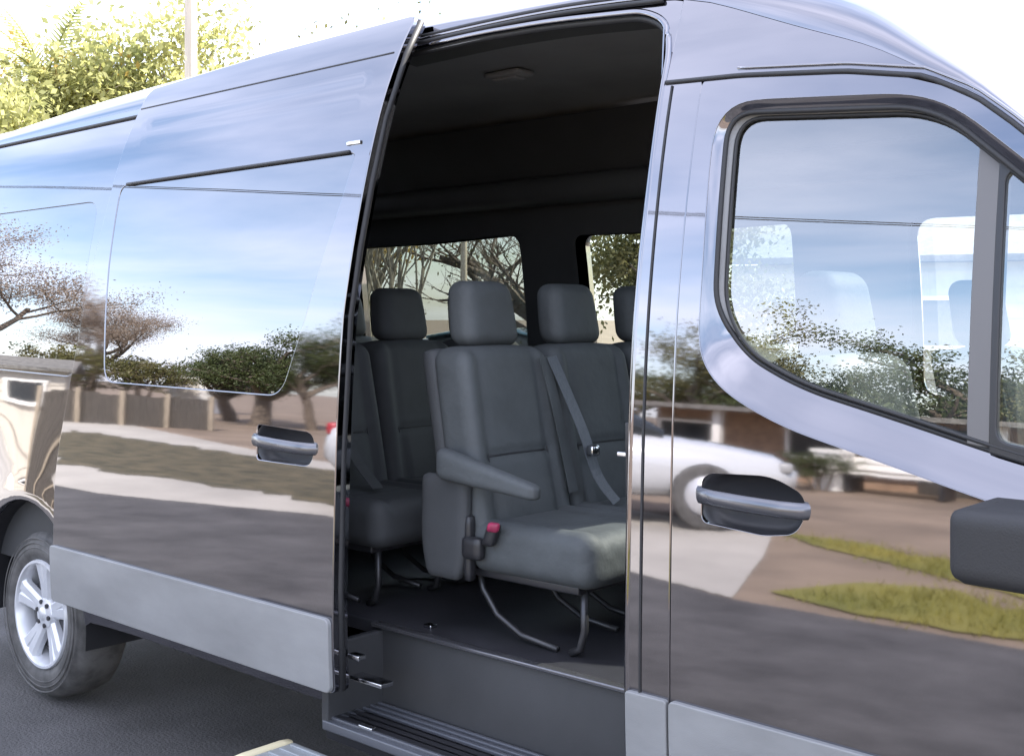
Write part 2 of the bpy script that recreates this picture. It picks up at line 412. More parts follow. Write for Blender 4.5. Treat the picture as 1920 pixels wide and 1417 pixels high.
# ---- sill under the opening and door pillar
panel('sill_panel', rpoly(rect(-.80, .30, .50, .372), 0, step=.08), [], surf(.0), M['black_plastic'], VAN, .1, .05)
pil = rpoly([(.378, .37), (.492, .37), (.492, 1.6), (.500, 2.175), (.388, 2.178), (.380, 1.6)], 0)
panel('door_pillar', pil, [], surf(.0), M['paint'], VAN, .10, .03)
panel('pillar_cladding', rpoly(rect(.379, .50, .490, .702), .006), [], surf(-.014), M['cladding'], VAN, .014, .03)
chain([(.412+.006*max(0, z-1.5), z) for z in np.linspace(.38, 2.17, 24)], f0, -.0015, .0032, 'pillar_bead', M['rubber'], VAN)
# inner edge of the opening: weatherstrip and jamb
op = [(-.80, .36), (.372, .36), (.374, 1.6), (.384, 2.0), (.386, 2.27), (.355, 2.352), (.27, 2.396), (-.05, 2.428), (-.35, 2.442), (-.80, 2.438)]
jl = op[1:-1]
jl = [tuple(p) for p in rpoly(op, [0, .03, 0, .1, .08, .06, .06, .1, .1, 0], step=.05)]
jl = [p for p in jl if p[0] > -.79]
jo = [p for p in jl if p[1] > .365]
jo.sort(key=lambda p: (0, p[1]) if p[0] > .37 and p[1] < 2.25 else (1, -p[0]))
chain(jo, f0, .006, .010, 'opening_flange', M['paint'], VAN)
chain(jo, f0, .028, .013, 'door_weatherstrip', M['rubber'], VAN, shift=(-.008, -.01))
jv = [(p[0]+.004, 0, p[1]+.004) for p in jo]
Lj = np.array(jo); yj = prof(Lj[:, 1])
jm = MB(); k = len(jo)
jm.add([(p[0]-dx, yj[i]+dy, p[1]-dx*(.5 if p[1] > 2.2 else 0)) for (dx, dy) in ((-.002, .03), (.012, .06), (.02, .16)) for i, p in enumerate(jo)],
       [(r*k+i, r*k+i+1, (r+1)*k+i+1, (r+1)*k+i) for r in range(2) for i in range(k-1)])
jm.build('door_jamb', M['trim'], VAN, True)
box('striker_plate', (.352, .07, 1.24), (.03, .06, .16), M['dark_metal'], VAN, .006)
box('door_latch', (.345, .055, 1.262), (.075, .018, .012), M['chrome'], VAN, .003)
box('door_contact', (.362, .03, 1.30), (.012, .03, .09), M['black_plastic'], VAN, .003)
# ---- roof rail above the sliding opening: stacked drip channels
oc = [(x, z) for (x, z) in jo if z > 2.26]
oc.sort(key=lambda p: (p[0], -p[1]))
rail = [(-.79, 2.444)]+[(x+.003, z+.004) for (x, z) in oc]+[(.394, 2.262), (.394, 2.405), (.30, 2.425), (.0, 2.456), (-.35, 2.468), (-.79, 2.466)]
panel('roof_rail_panel', rpoly(rail, 0, step=.05), [], surf(.004), M['paint'], VAN, .05, .03)
arc_z = spline([-.8, -.35, 0, .3], [2.450, 2.453, 2.442, 2.416])
for dz, rr_, mk in ((.0, .007, 'rubber'), (.012, .005, 'paint'), (.022, .007, 'rubber')):
    chain([(x, arc_z(x)+dz) for x in np.linspace(-.8, .33, 30)], f0, -.003, rr_, 'drip_channel', M[mk], VAN)
# ---- roof and windscreen loft
gut = [(.378, 2.182), (.607, 2.170), (.878, 2.141), (1.06, 2.104), (1.17, 2.046), (1.244, 1.986), (1.45, 1.80), (1.75, 1.52), (2.02, 1.27)]
gx_, gz_ = np.array(gut).T
def gutz(x): return float(np.interp(x, gx_, gz_))
zt = spline([-3.84, -3.2, -2.7, -1.9, -1.2, -.79, -.23, .25, .55, .80, .95, 1.06, 1.17, 1.244, 1.45, 1.75, 2.02], [2.53, 2.585, 2.615, 2.635, 2.625, 2.61, 2.575, 2.535, 2.495, 2.43, 2.34, 2.25, 2.155, 2.085, 1.89, 1.61, 1.36])
zb_ = spline([-3.84, -.9, -.72, -.35, 0, .25, .40, .60, .80, .95, 1.06, 1.17, 1.244, 1.45, 1.75, 2.02], [2.405, 2.405, 2.462, 2.470, 2.458, 2.432, 2.405, 2.33, 2.245, 2.18, 2.118, 2.054, 1.993, 1.806, 1.526, 1.276])
def zb(x): return 2.405 if x < -.85 else max(zb_(x), gutz(x)+.006 if x > .4 else 0)
def loft(name_roof, name_ws):
    xs = list(np.arange(-3.84, .55, .12))+list(np.arange(.55, 2.12, .045)); us = np.linspace(0, 1, 40)
    rows = []
    for x in xs:
        top = zt(x); zl = zb(x)
        endr = max(0, (-3.55-x)/.3)**2*.06
        row = []
        yb = float(prof(zl))-.002
        for u in us:
            t = u*math.pi
            sx = abs(math.cos(t))**.62; sz = abs(math.sin(t))**.72
            y = 1-(1-yb)*sx*(1 if t < math.pi/2 else -1)
            crown = .03*(1-((y-1)/.85)**2)
            z = zl+(top-zl-.03)*sz+max(crown, 0)*sz-endr*sz
            row.append((x, y, z))
        rows.append(row)
    nx, nu = len(xs), len(us); VS = [p for r in rows for p in r]; roof = []; ws = []
    for i in range(nx-1):
        for j in range(nu-1):
            q = (i*nu+j, (i+1)*nu+j, (i+1)*nu+j+1, i*nu+j+1)
            c_ = np.mean([VS[t] for t in q], 0)
            (ws if (xs[i] > .70 and .30 < c_[1] < 1.70) else roof).append(q)
    def sub(fs, nm, m):
        used = sorted({i for q in fs for i in q}); mp = {u: k for k, u in enumerate(used)}
        return link(nm, mesh(nm, [VS[u] for u in used], [tuple(mp[i] for i in q) for q in fs], True), m, VAN)
    sub(roof, name_roof, M['paint']); sub(ws, name_ws, M['windscreen'])
loft('roof', 'windscreen')
chain([(x, 2.407) for x in np.linspace(-3.8, -.8, 40)], f0, -.002, .008, 'roof_gutter', M['rubber'], VAN)
# ---- cab side above the door, following the falling gutter
top_edge = [(x, zb(x)) for x in np.arange(1.98, .39, -.05)]+[(.396, zb(.396))]
top_edge = [p for p in top_edge if p[1] > gutz(p[0])+.004]
lower = [(x, gutz(x)+.003) for x in np.arange(.396, 2.0, .045)]
panel('cab_side_panel', lower+top_edge[0:], [], f0, M['paint'], VAN, .04, .035)
chain([(x, gutz(x)) for x in np.linspace(.395, 2.0, 50)], f0, -.001, .006, 'cab_gutter', M['rubber'], VAN)
chain([(x, gutz(x)+.018) for x in np.linspace(.60, 1.3, 30)], f0, -.002, .004, 'gutter_lip', M['paint'], VAN)

# ---- front door
win = rpoly([(.585, 1.62), (.577, 2.085), (1.08, 2.040), (1.40, 1.76), (1.72, 1.50), (1.62, 1.265), (1.288, 1.318), (1.044, 1.384), (.80, 1.445), (.655, 1.515)],
            [.10, .075, .10, .1, .05, .06, .2, .2, .2, .12], n=8, step=.03)
WIN = np.array(win); kk = len(win)
_t = np.roll(WIN, -3, 0)-np.roll(WIN, 3, 0); _t /= np.linalg.norm(_t, axis=1)[:, None]
_o = np.stack([-_t[:, 1], _t[:, 0]], 1)
if np.sum(_o*(WIN-WIN.mean(0))) < 0: _o = -_o
down = sstep(.15, .75, -_o[:, 1])
for _ in range(6): down = (np.roll(down, 1)+2*down+np.roll(down, -1))/4
wd_ = .028+.060*down
OUTER = WIN+_o*wd_[:, None]
for _ in range(4): OUTER = (np.roll(OUTER, 1, 0)+2*OUTER+np.roll(OUTER, -1, 0))/4
dep_ = .020+.026*down
ffd = surf(0.)
fd_out = [(.500, .50), (1.62, .50), (1.70, .78), (1.76, 1.15), (1.80, 1.40)]+[(x, gutz(x)-.006) for x in np.arange(1.74, .51, -.08)]+[(.504, 2.172), (.498, 1.6)]
fd_out = rpoly(fd_out, [.03, .06, .1, .1, .05]+[0]*(len(fd_out)-8)+[0, .02, 0], step=.035)
hand_hole = rpoly([(.578, 1.13), (.578, 1.228), (.60, 1.245), (.76, 1.252), (.835, 1.22), (.845, 1.18), (.82, 1.13), (.74, 1.118)], [.02, .02, .02, .04, .03, .02, .03, .02], step=.02)
FD = panel('front_door', fd_out, [[tuple(p) for p in OUTER], hand_hole], ffd, M['paint'], VAN, .012, .026, lip=.002)
# scooped surround between the door skin and the window
sv, sf = [], []
rows_ = 7
for r_ in range(rows_):
    t = r_/(rows_-1); q = OUTER+(WIN-OUTER)*t; e_ = .75*t+.25*(t*t*(3-2*t))
    yy = prof(q[:, 1])+.001+dep_*e_
    sv += [(q[i, 0], yy[i], q[i, 1]) for i in range(kk)]
sf = [(r_*kk+i, (r_+1)*kk+i, (r_+1)*kk+(i+1) % kk, r_*kk+(i+1) % kk) for r_ in range(rows_-1) for i in range(kk)]
MB().add(sv, sf).build('window_surround', M['paint'], FD, True)
# glass panes, dividing bar and trim
bar_x = 1.195
gl = [p for p in win]
def clip_left(poly, x0):
    o = []
    for i in range(len(poly)):
        p, q = poly[i], poly[(i+1) % len(poly)]
        if p[0] <= x0: o.append(p)
        if (p[0]-x0)*(q[0]-x0) < 0: t = (x0-p[0])/(q[0]-p[0]); o.append((x0, p[1]+t*(q[1]-p[1])))
    return o
def mirror_x(poly): return [(-p[0], p[1]) for p in poly]
fgl = surf(.030)
def resample(poly, step=.03): return rpoly(poly, 0, step=step)
shr = lambda poly, s=.004: [(p[0], p[1]) for p in poly]
g_main = resample(clip_left(gl, bar_x-.018)); g_quarter = resample(mirror_x(clip_left(mirror_x(gl), -(bar_x+.022))))
def glass_f(x, z): return prof(z)+.044
panel('window_glass', g_main, [], glass_f, M['glass'], FD, .004, .05, lip=.0005)
qfr = rpoly([(bar_x+.03, 1.355), (bar_x+.03, 1.885), (bar_x+.065, 1.905), (1.44, 1.68), (1.66, 1.50), (1.58, 1.30)], [.03, .05, .03, .04, .05, .04])
panel('quarter_glass', qfr, [], glass_f, M['glass'], FD, .004, .05, lip=.0005)
panel('quarter_frame', g_quarter, [qfr], lambda x, z: glass_f(x, z)-.010, M['black_plastic'], FD, .03, .03)
panel('window_bar', resample([(bar_x-.022, 1.352), (bar_x+.022, 1.346), (bar_x+.020, 1.955), (bar_x-.020, 1.975)]), [], lambda x, z: glass_f(x, z)-.008, M['barmat'], FD, .03, .03)
yo = prof(WIN[:, 1])+dep_
MB().tube([(WIN[i, 0], yo[i]+.001, WIN[i, 1]) for i in range(kk)], .0065, 8, True).build('window_seal', M['rubber'], FD, True)
c0 = np.array([1.1, 1.7])
inner = [tuple(c0+(np.array(p)-c0)*.966) for p in win]
rev = MB(); IN = np.array(inner); yi = glass_f(IN[:, 0], IN[:, 1])
rev.add([(win[i][0], yo[i]+.006, win[i][1]) for i in range(kk)]+[(inner[i][0], yi[i]-.004, inner[i][1]) for i in range(kk)],
        [(i, kk+i, kk+(i+1) % kk, (i+1) % kk) for i in range(kk)])
rev.build('window_trim', M['cladding'], FD, True)
edge_tube(inner, glass_f, .005, 6, True, -.006).build('glass_run_seal', M['rubber'], FD, True)
# door handle: cup with a grip bar across it
def handle(par, cx, cz, off, ln, f):
    cup = MB(); n1, n2 = 24, 8; V_ = []
    for i in range(n1):
        t = 2*math.pi*i/n1
        ex, ez = math.copysign(abs(math.cos(t))**.6, math.cos(t)), math.copysign(abs(math.sin(t))**.8, math.sin(t))
        for (s_, dd) in ((1.06, .004), (1.0, .006), (.92, .03), (.7, .045), (.02, .05)):
            X, Z = cx+ex*ln*.5*s_, cz+ez*.068*s_
            V_.append((X, float(prof(cz))+off+dd, Z))
    cup.add(V_, [(i*5+j, ((i+1) % n1)*5+j, ((i+1) % n1)*5+j+1, i*5+j+1) for i in range(n1) for j in range(4)])
    cup.build('handle_cup', M['black_plastic'], par, True)
    y = float(prof(cz))+off
    bar = MB(); P = []; sx = [-.56, -.5, -.3, 0, .3, .48, .54]; sy = [.01, -.012, -.026, -.03, -.026, -.010, .012]
    nseg = 10
    for a_, b_ in zip(sx, sy):
        for j in range(nseg):
            t = 2*math.pi*j/nseg; P.append((cx+a_*ln, y+b_+.011*math.cos(t), cz+.004+.019*math.sin(t)-.01*a_))
    bar.add(P, [(i*nseg+j, i*nseg+(j+1) % nseg, (i+1)*nseg+(j+1) % nseg, (i+1)*nseg+j) for i in range(len(sx)-1) for j in range(nseg)])
    bar.add([P[j] for j in range(nseg)], [tuple(range(nseg))]); bar.add([P[-nseg+j] for j in range(nseg)], [tuple(range(nseg))[::-1]])
    bar.build('door_handle', M['handle'], par, True)
handle(FD, .712, 1.185, 0., .265, ffd)
panel('door_cladding', rpoly([(.504, .50), (1.60, .50), (1.66, .69), (.504, .704)], .012, step=.04), [], surf(-.014), M['cladding'], FD, .014, .04)
# ---- sliding door, slid back along the side
OFF = -.085
def rib(x, z):
    e_ = sstep(-2.0, -1.9, x)*(1-sstep(-.72, -.66, x))
    return e_*(.0022*np.exp(-((z-2.25)/.009)**2)+.0018*np.exp(-((z-2.33)/.009)**2))
fsd = surf(OFF, rib)
sd_out = rpoly([(-2.345, .497), (-.636, .497), (-.628, 1.6), (-.60, 2.0), (-.578, 2.40), (-.570, 2.525), (-1.3, 2.518), (-2.05, 2.485), (-2.06, 2.40), (-2.10, 2.0), (-2.19, 1.5), (-2.33, 1.0)],
               [.02, .02, 0, 0, 0, .03, .1, .04, 0, 0, .1, .1], step=.035)
swin = rpoly([(-1.98, 1.36), (-.90, 1.355), (-.80, 1.60), (-.69, 1.95), (-.655, 2.10), (-2.03, 2.10), (-2.02, 1.8)], [.07, .07, 0, 0, .03, .05, 0], step=.03)
shole = rpoly([(-1.02, 1.15), (-.735, 1.15), (-.725, 1.255), (-1.02, 1.265)], [.02, .05, .05, .02], step=.02)
SD = panel('sliding_door', sd_out, [swin, shole], fsd, M['paint'], VAN, .055, .035)
cs = np.array([-1.35, 1.73]); swin_in = [tuple(cs+(np.array(p)-cs)*.992) for p in swin]
panel('sliding_window', swin_in, [], surf(OFF+.003), M['privacy'], SD, .012, .05, lip=.001)
edge_tube(swin, surf(OFF), .0018, 6, True, .002).build('window_seal', M['rubber'], SD, True)
chain([(x, 2.101) for x in np.linspace(-1.98, -.69, 30)], surf(OFF), -.001, .0065, 'window_top_seal', M['rubber'], SD)
handle(SD, -.872, 1.207, OFF, .285, fsd)
panel('door_cladding', rpoly([(-2.34, .500), (-.642, .500), (-.642, .712), (-2.34, .71)], [.015, .02, .02, .015], step=.04), [], surf(OFF-.014), M['cladding'], SD, .014, .04)
panel('door_inner_trim', rpoly([(-2.3, .52), (-.65, .52), (-.645, 1.6), (-.60, 2.42), (-2.06, 2.42), (-2.1, 2.0), (-2.2, 1.5)], 0, step=.1), [], surf(OFF+.05), M['trim'], SD, .012, .15)
chain([(x, 2.405) for x in np.linspace(-2.05, -.60, 30)], surf(OFF), .0015, .004, 'door_top_seal', M['rubber'], SD)
lead = [(-.632, z) for z in (.50, .8, 1.2)]+[(-.628, 1.6), (-.612, 1.8), (-.598, 2.0), (-.590, 2.2), (-.576, 2.40), (-.568, 2.51)]
chain(lead, surf(OFF), .030, .012, 'leading_edge_seal', M['rubber'], SD, shift=(-.002, 0))
box('roller_arm', (-.61, -.02, 2.115), (.06, .014, .012), M['chrome'], SD, .003)
box('roller_arm', (-.60, -.02, .60), (.05, .03, .014), M['chrome'], SD, .003)
box('lower_roller_arm', (-.58, .02, .525), (.14, .05, .012), M['chrome'], SD, .003)
# ---- mirror
def mdef(P):
    t = (P.x+.215)/.43
    return (P.x, P.y+.02*math.sin(P.x*5), P.z*(1+.1*t)-.012*t)
MI = rbox('side_mirror', (1.46, -.15, 1.205), (.205, .10, .066), .026, M['mirrormat'], VAN, (16, 10, 12), mdef)
MB().tube([(1.30, -.15+.101*math.cos(t), 1.203+.0665*math.sin(t)) for t in np.linspace(0, 2*math.pi, 28, endpoint=False)], .0022, 6, True).build('housing_seam', M['rubber'], MI, True)
box('mirror_arm', (1.50, -.03, 1.235), (.16, .16, .07), M['black_plastic'], MI, .03)
box('mirror_face', (1.2535, -.15, 1.211), (.004, .12, .08), M['chrome'], MI, .001)
# ---- rear wheel
def wheel(cx, cy, mirror=False):
    sg = -1 if mirror else 1
    W = MB().revolve([(.0, .10), (.16, .10), (.16, .05), (.0, .05)], (cx, cy, .355), 'y', 24).build('wheel', M['dark_metal'], VAN, True, 30)
    prof_t = [(.218, .02), (.232, .002), (.262, -.010), (.300, -.006), (.330, .010), (.346, .032), (.354, .06), (.355, .11), (.354, .165), (.346, .20), (.32, .222), (.23, .215), (.215, .19)]
    if mirror: prof_t = [(r, -h) for r, h in prof_t]
    T = MB().revolve(prof_t, (cx, cy, .355), 'y', 64)
    T.build('tyre', M['tyre'], W, True)
    lt = MB()
    for k_ in range(3): lt.revolve([(.275+k_*.02, -.0088*sg), (.278+k_*.02, -.0118*sg), (.281+k_*.02, -.0085*sg)], (cx, cy, .355), 'y', 64)
    lt.build('tyre_ridge', M['tyre'], W, True)
    R_ = MB()
    rp = [(.228, .004), (.224, -.006), (.214, -.006), (.206, .006), (.198, .06), (.196, .18)]
    R_.revolve([(r, h*sg) for r, h in rp], (cx, cy, .355), 'y', 64)
    R_.revolve([(r, h*sg) for r, h in [(.0, .010), (.04, .010), (.062, .016), (.07, .03), (.07, .06)]], (cx, cy, .355), 'y', 32)
    for k_ in range(5):
        a_ = 2*math.pi*k_/5+.3
        ca, sa = math.cos(a_), math.sin(a_)
        for side in (-1, 1):
            P = []
            for (r, hw, dep, oc) in ((.05, .024, .020, .010), (.12, .026, .014, .016), (.18, .030, .005, .023), (.213, .040, .003, .034)):
                for (t_, d_) in ((-hw, .012), (-hw*.55, 0), (hw*.55, 0), (hw, .012), (hw, .035), (-hw, .035)):
                    tt = side*oc+t_
                    P.append((cx+r*ca-tt*sa, cy+(dep+d_)*sg, .355+r*sa+tt*ca))
            R_.add(P, [(i*6+j, i*6+(j+1) % 6, (i+1)*6+(j+1) % 6, (i+1)*6+j) for i in range(3) for j in range(6)])
    R_.build('rim', M['rim'], W, True, 35)
    MB().revolve([(.19, .085*sg), (.05, .075*sg)], (cx, cy, .355), 'y', 32).build('brake_disc', M['dark_metal'], W, True)
    for k_ in range(6):
        a_ = 2*math.pi*(k_+.5)/6+.3
        MB().tube([(cx+.05*math.cos(a_), cy+.03*sg, .355+.05*math.sin(a_)), (cx+.05*math.cos(a_), cy+.006*sg, .355+.05*math.sin(a_))], .010, 6).build('lug_nut', M['dark_metal'], W)
    MB().revolve([(0, .004*sg), (.024, .004*sg), (.03, .012*sg)], (cx, cy, .355), 'y', 24).build('hub_cap', M['rim'], W, True)
    return W
wheel(-2.71, .045)
wheel(-2.71, 1.955, True); wheel(1.62, .05); wheel(1.62, 1.95, True)
# ---- front end (beyond the frame)
fend = rpoly([(1.64, .50)]+[(1.62+.45*math.cos(t), .37+.45*math.sin(t)) for t in np.linspace(math.pi*.93, .05, 16)][1:]+[(2.3, .45), (2.36, .85), (2.25, 1.05), (2.03, 1.262), (1.80, 1.40), (1.765, 1.15), (1.705, .78)], 0, step=.06)
panel('front_wing', fend, [], f0, M['paint'], VAN, .05, .05)
hood = MB(); hx = np.linspace(2.0, 2.5, 10)
hv = [(x, y, 1.30-.35*((x-2.0)/.5)**1.6-.12*abs((y-1)/.97)**4) for x in hx for y in np.linspace(.03, 1.97, 16)]
hood.add(hv, [(i*16+j, (i+1)*16+j, (i+1)*16+j+1, i*16+j+1) for i in range(9) for j in range(15)]); hood.build('bonnet', M['paint'], VAN, True)
rbox('front_bumper', (2.42, 1.0, .62), (.14, .96, .30), .1, M['black_plastic'], VAN)
for yy in (.25, 1.75): rbox('headlight', (2.40, yy, .98), (.13, .16, .13), .06, M['lampglass'], VAN)
box('grille', (2.53, 1.0, .86), (.08, 1.0, .22), M['black_plastic'], VAN, .02)
# ---- far side: skin, windows, inner trim
far_out = rpoly([(-3.84, .46), (-3.2, .42)]+[p for p in arch if p[1] > .40]+[(-2.2, .42), (1.0, .42), (1.15, .42), (1.3, .80), (1.6, .86), (2.0, .82), (2.1, .5), (2.3, .5), (2.3, 1.0), (2.02, 1.262)]+[(x, gutz(x)) for x in np.arange(1.95, 1.0, -.08)]+[(.9, 2.16), (.62, 2.32), (.40, 2.405), (-3.84, 2.405)], 0, step=.07)
fw = [rpoly([(-3.7, 1.24), (-2.93, 1.24), (-2.93, 1.99), (-3.7, 1.99)], .07, step=.05),
      rpoly([(-2.83, 1.24), (-1.55, 1.24), (-1.55, 2.0), (-2.83, 1.98)], .08, step=.05),
      rpoly([(-1.26, 1.24), (-.15, 1.24), (-.15, 1.98), (-1.26, 1.98)], .06, step=.05)]
fdw = rpoly([(.275, 1.30), (.275, 1.97), (1.06, 1.97), (1.40, 1.74), (1.66, 1.50), (1.6, 1.27), (1.2, 1.33)], [.08, .08, .08, .1, .05, .05, .1], step=.05)
panel('far_body_side', far_out, fw+[fdw], f0, M['paint'], VAN, .06, .08, far=True)
ft_out = rpoly([(-3.80, .55), (2.0, .55), (2.0, 1.2)]+[(x, gutz(x)-.02) for x in np.arange(1.95, 1.0, -.08)]+[(.9, 2.14), (.62, 2.36), (.50, 2.47), (-3.80, 2.47)], 0, step=.08)
def grow(poly, g=.018):
    P = np.array(poly); c_ = P.mean(0); d = P-c_; L_ = np.linalg.norm(d, axis=1)[:, None]; return [tuple(q) for q in P-d/L_*g]
FT = panel('far_side_trim', ft_out, [grow(h_) for h_ in fw+[fdw]], surf(.125), M['trim'], VAN, -.07, .08, far=True)
for h_ in fw: panel('far_window', grow(h_, -.004), [], surf(.02), M['farglass'], VAN, .004, .2, far=True)
panel('driver_window', grow(fdw, -.004), [], surf(.02), M['clearglass'], VAN, .004, .2, far=True)
for xx in (-1.44, -1.41): MB().tube([(xx, 1.865, 1.3), (xx, 1.83, 2.0)], .012).build('belt_guide', M['seat_dark'], VAN, True)
box('window_pillar_cover', (-1.355, 1.855, 1.66), (.06, .03, .78), M['black_plastic'], VAN, .01)
# ---- near inner trim, rear doors, ceiling, floor, step
panel('near_side_trim', rpoly([(-3.80, .55), (-.86, .55), (-.86, 2.38), (-3.80, 2.38)], 0, step=.1), [], surf(.07), M['trim'], VAN, .02, .12)
RD = box('rear_door', (-3.835, 1.0, 1.42), (.05, 1.86, 1.9), M['paint'], VAN, .02)
for yy in (.58, 1.42): box('rear_door_window', (-3.835, yy, 1.7), (.06, .6, .6), M['window_dark'], RD, .02)
cv = []; cx_ = np.linspace(-3.8, .58, 24); cu = np.linspace(0, 1, 22)
for x in cx_:
    for u in cu:
        t = u*math.pi; cv.append((x, 1-.76*math.copysign(abs(math.cos(t))**.5, math.cos(t)), 2.425+.105*abs(math.sin(t))**.6))
MB().add(cv, [(i*22+j, i*22+j+1, (i+1)*22+j+1, (i+1)*22+j) for i in range(23) for j in range(21)]).build('headliner', M['headliner'], VAN, True)
rbox('overhead_duct', (-1.5, 1.70, 2.16), (2.3, .10, .06), .05, M['trim'], VAN, (30, 6, 6))
LA = rbox('dome_lamp', (-.92, 1.0, 2.515), (.09, .05, .012), .011, M['headliner'], VAN, (8, 6, 4))
rbox('lamp_lens', (-.92, 1.0, 2.499), (.06, .03, .006), .005, M['headliner'], LA, (6, 6, 3))
box('floor', (-1.40, 1.04, .60), (4.8, 1.62, .04), M['floor'], VAN, .004)
box('cab_floor', (1.45, 1.0, .58), (.9, 1.8, .04), M['floor'], VAN, .004)
box('threshold_trim', (-.20, .225, .616), (1.20, .035, .014), M['handle'], VAN, .005)
box('step_riser', (-.20, .235, .485), (1.16, .02, .25), M['trim'], VAN, .004)
box('step_tread', (-.20, .115, .352), (1.17, .235, .03), M['tread'], VAN, .006)
for k_ in range(7): box('tread_rib', (-.20, .022+k_*.031, .371), (1.14, .012, .010), M['tread'], VAN, .003)
box('step_side_wall', (-.775, .12, .48), (.03, .24, .24), M['trim'], VAN, .006)
box('step_side_wall', (.372, .13, .48), (.012, .2, .24), M['trim'], VAN, .003)
box('floor_bolt', (-.62, .30, .625), (.035, .03, .012), M['chrome'], VAN, .004)
box('sill_bolt', (-.60, .02, .38), (.06, .02, .012), M['chrome'], VAN, .004)
# running board folded out below the step
RB = box('running_board', (-.17, -.17, .275), (1.36, .22, .055), M['board'], VAN, .018)
rbox('board_end_cap', (-.855, -.17, .278), (.02, .105, .032), .012, M['cream'], RB, (4, 6, 4))
for k_ in range(5): box('board_rib', (-.17, -.25+k_*.04, .3045), (1.3, .012, .006), M['board'], RB, .002)
box('underbody', (-.7, 1.0, .40), (4.4, 1.5, .2), M['black_plastic'], VAN, .03)

# ---- seats
def seat(x, y, ms, arm=False, wid=.43):
    sgn = 1
    SH = rbox('seat', (x-.135, y, 1.17), (.035, wid/2-.012, .33), .03, M['seat_dark'], VAN, (4, 10, 14), lambda P: (P.x-(P.z)*.20, P.y, P.z))
    def bdef(P):
        t = (P.z+.31)/.62
        px = P.x-P.z*.20
        side = abs(P.y)/(wid/2)
        if P.x > 0:
            px += .018*sstep(.62, .95, side)-.010*math.exp(-((P.z+.02)/.010)**2)*(1-float(sstep(.62, .75, side)))-.008*math.exp(-((side-.66)/.05)**2)
            px += .012*math.exp(-((P.z+.17)/.10)**2)*(1-float(sstep(.5, .7, side)))
        return (px, P.y*(1-.06*t*t), P.z+.012*t*(1-side**2))
    rbox('backrest', (x-.055, y, 1.185), (.075, wid/2, .315), .05, ms, SH, (10, 26, 34), bdef)
    sm = MB()
    for yy in (-.66, .66):
        pts = []
        for zz in np.linspace(-.24, .27, 14):
            q = bdef(Vector((.075, yy*wid/2, zz))); pts.append((q[0]+x-.055+.0005, q[1]+y, q[2]+1.185))
        sm.tube(pts, .0028, 5)
    pts = [bdef(Vector((.075, yy*wid/2, -.02))) for yy in np.linspace(-.62, .62, 14)]
    sm.tube([(q[0]+x-.055+.0005, q[1]+y, q[2]+1.185) for q in pts], .0035, 5)
    sm.build('stitched_seam', M['rubber'], SH, True)
    def cdef(P):
        side = abs(P.y)/(wid/2); pz = P.z
        if P.z > 0: pz += .014*float(sstep(.6, .95, side))-.007*math.exp(-((side-.64)/.05)**2)-.006*math.exp(-((P.x-.02)/.012)**2)*(1-float(sstep(.6, .7, side)))
        return (P.x, P.y, pz-.02*(P.x < -.1)*0-.02*(.22-P.x)*.3)
    rbox('cushion', (x+.235, y, .905), (.245, wid/2+.004, .078), .055, ms, SH, (30, 22, 10), cdef)
    def hdef(P):
        t = (P.z+.105)/.21
        return (P.x-P.z*.16+.01*(P.x > 0)*(1-(P.y/.13)**2), P.y*(1-.16*t**2), P.z)
    rbox('headrest', (x-.145, y, 1.612), (.055, .128, .106), .045, ms, SH, (10, 18, 16), hdef)
    for s_ in (-1, 1): MB().tube([(x-.13, y+.06*s_, 1.44), (x-.135, y+.06*s_, 1.56)], .007, 8).build('headrest_post', M['chrome'], SH, True)
    # legs: front and rear leg pair with a curved brace
    for s_ in (-1, 1):
        yy = y+s_*(wid/2-.07)
        MB().tube([(x+.40, yy, .83), (x+.40, yy, .70), (x+.385, yy, .645), (x+.35, yy, .628)], .012, 8).build('front_leg', M['dark_metal'], SH, True)
        MB().tube([(x-.02, yy, .83), (x+.0, yy, .76), (x+.06, yy, .69), (x+.16, yy, .645), (x+.30, yy, .63)], .010, 8).build('curved_brace', M['dark_metal'], SH, True)
    box('seat_frame', (x+.2, y, .822), (.42, wid-.06, .025), M['black_plastic'], SH, .006)
    if arm:
        def adef(P):
            t = (P.x+.19)/.38
            return (P.x, P.y*(1-.25*t), P.z*(1-.55*t)-.055*t+.0)
        rbox('armrest', (x+.125, y-wid/2-.045, 1.155), (.20, .032, .050), .028, M['seat'], SH, (18, 6, 8), adef)
        rbox('recliner_cover', (x-.08, y-wid/2-.012, .955), (.10, .022, .16), .021, M['seat_dark'], SH, (10, 4, 14), lambda P: (P.x*(1-.35*max(0, -P.z/.16)**2)+.02*P.z, P.y, P.z))
        rbox('side_skirt', (x+.02, y-wid/2-.010, .90), (.014, .018, .10), .012, M['black_plastic'], SH, (4, 4, 8))
        rbox('recline_knob', (x+.045, y-wid/2-.022, .905), (.04, .018, .035), .016, M['black_plastic'], SH, (6, 4, 6))
    return SH
seatA = seat(-.44, .50, M['seat'], arm=True)
seatB = seat(-.44, .94, M['seat']); seatC = seat(-.44, 1.38, M['seat'])
for x_ in (-1.33, -2.22):
    for i, y_ in enumerate((.50, .94, 1.38)): seat(x_, y_, M['seat_dark'], arm=(i == 0))
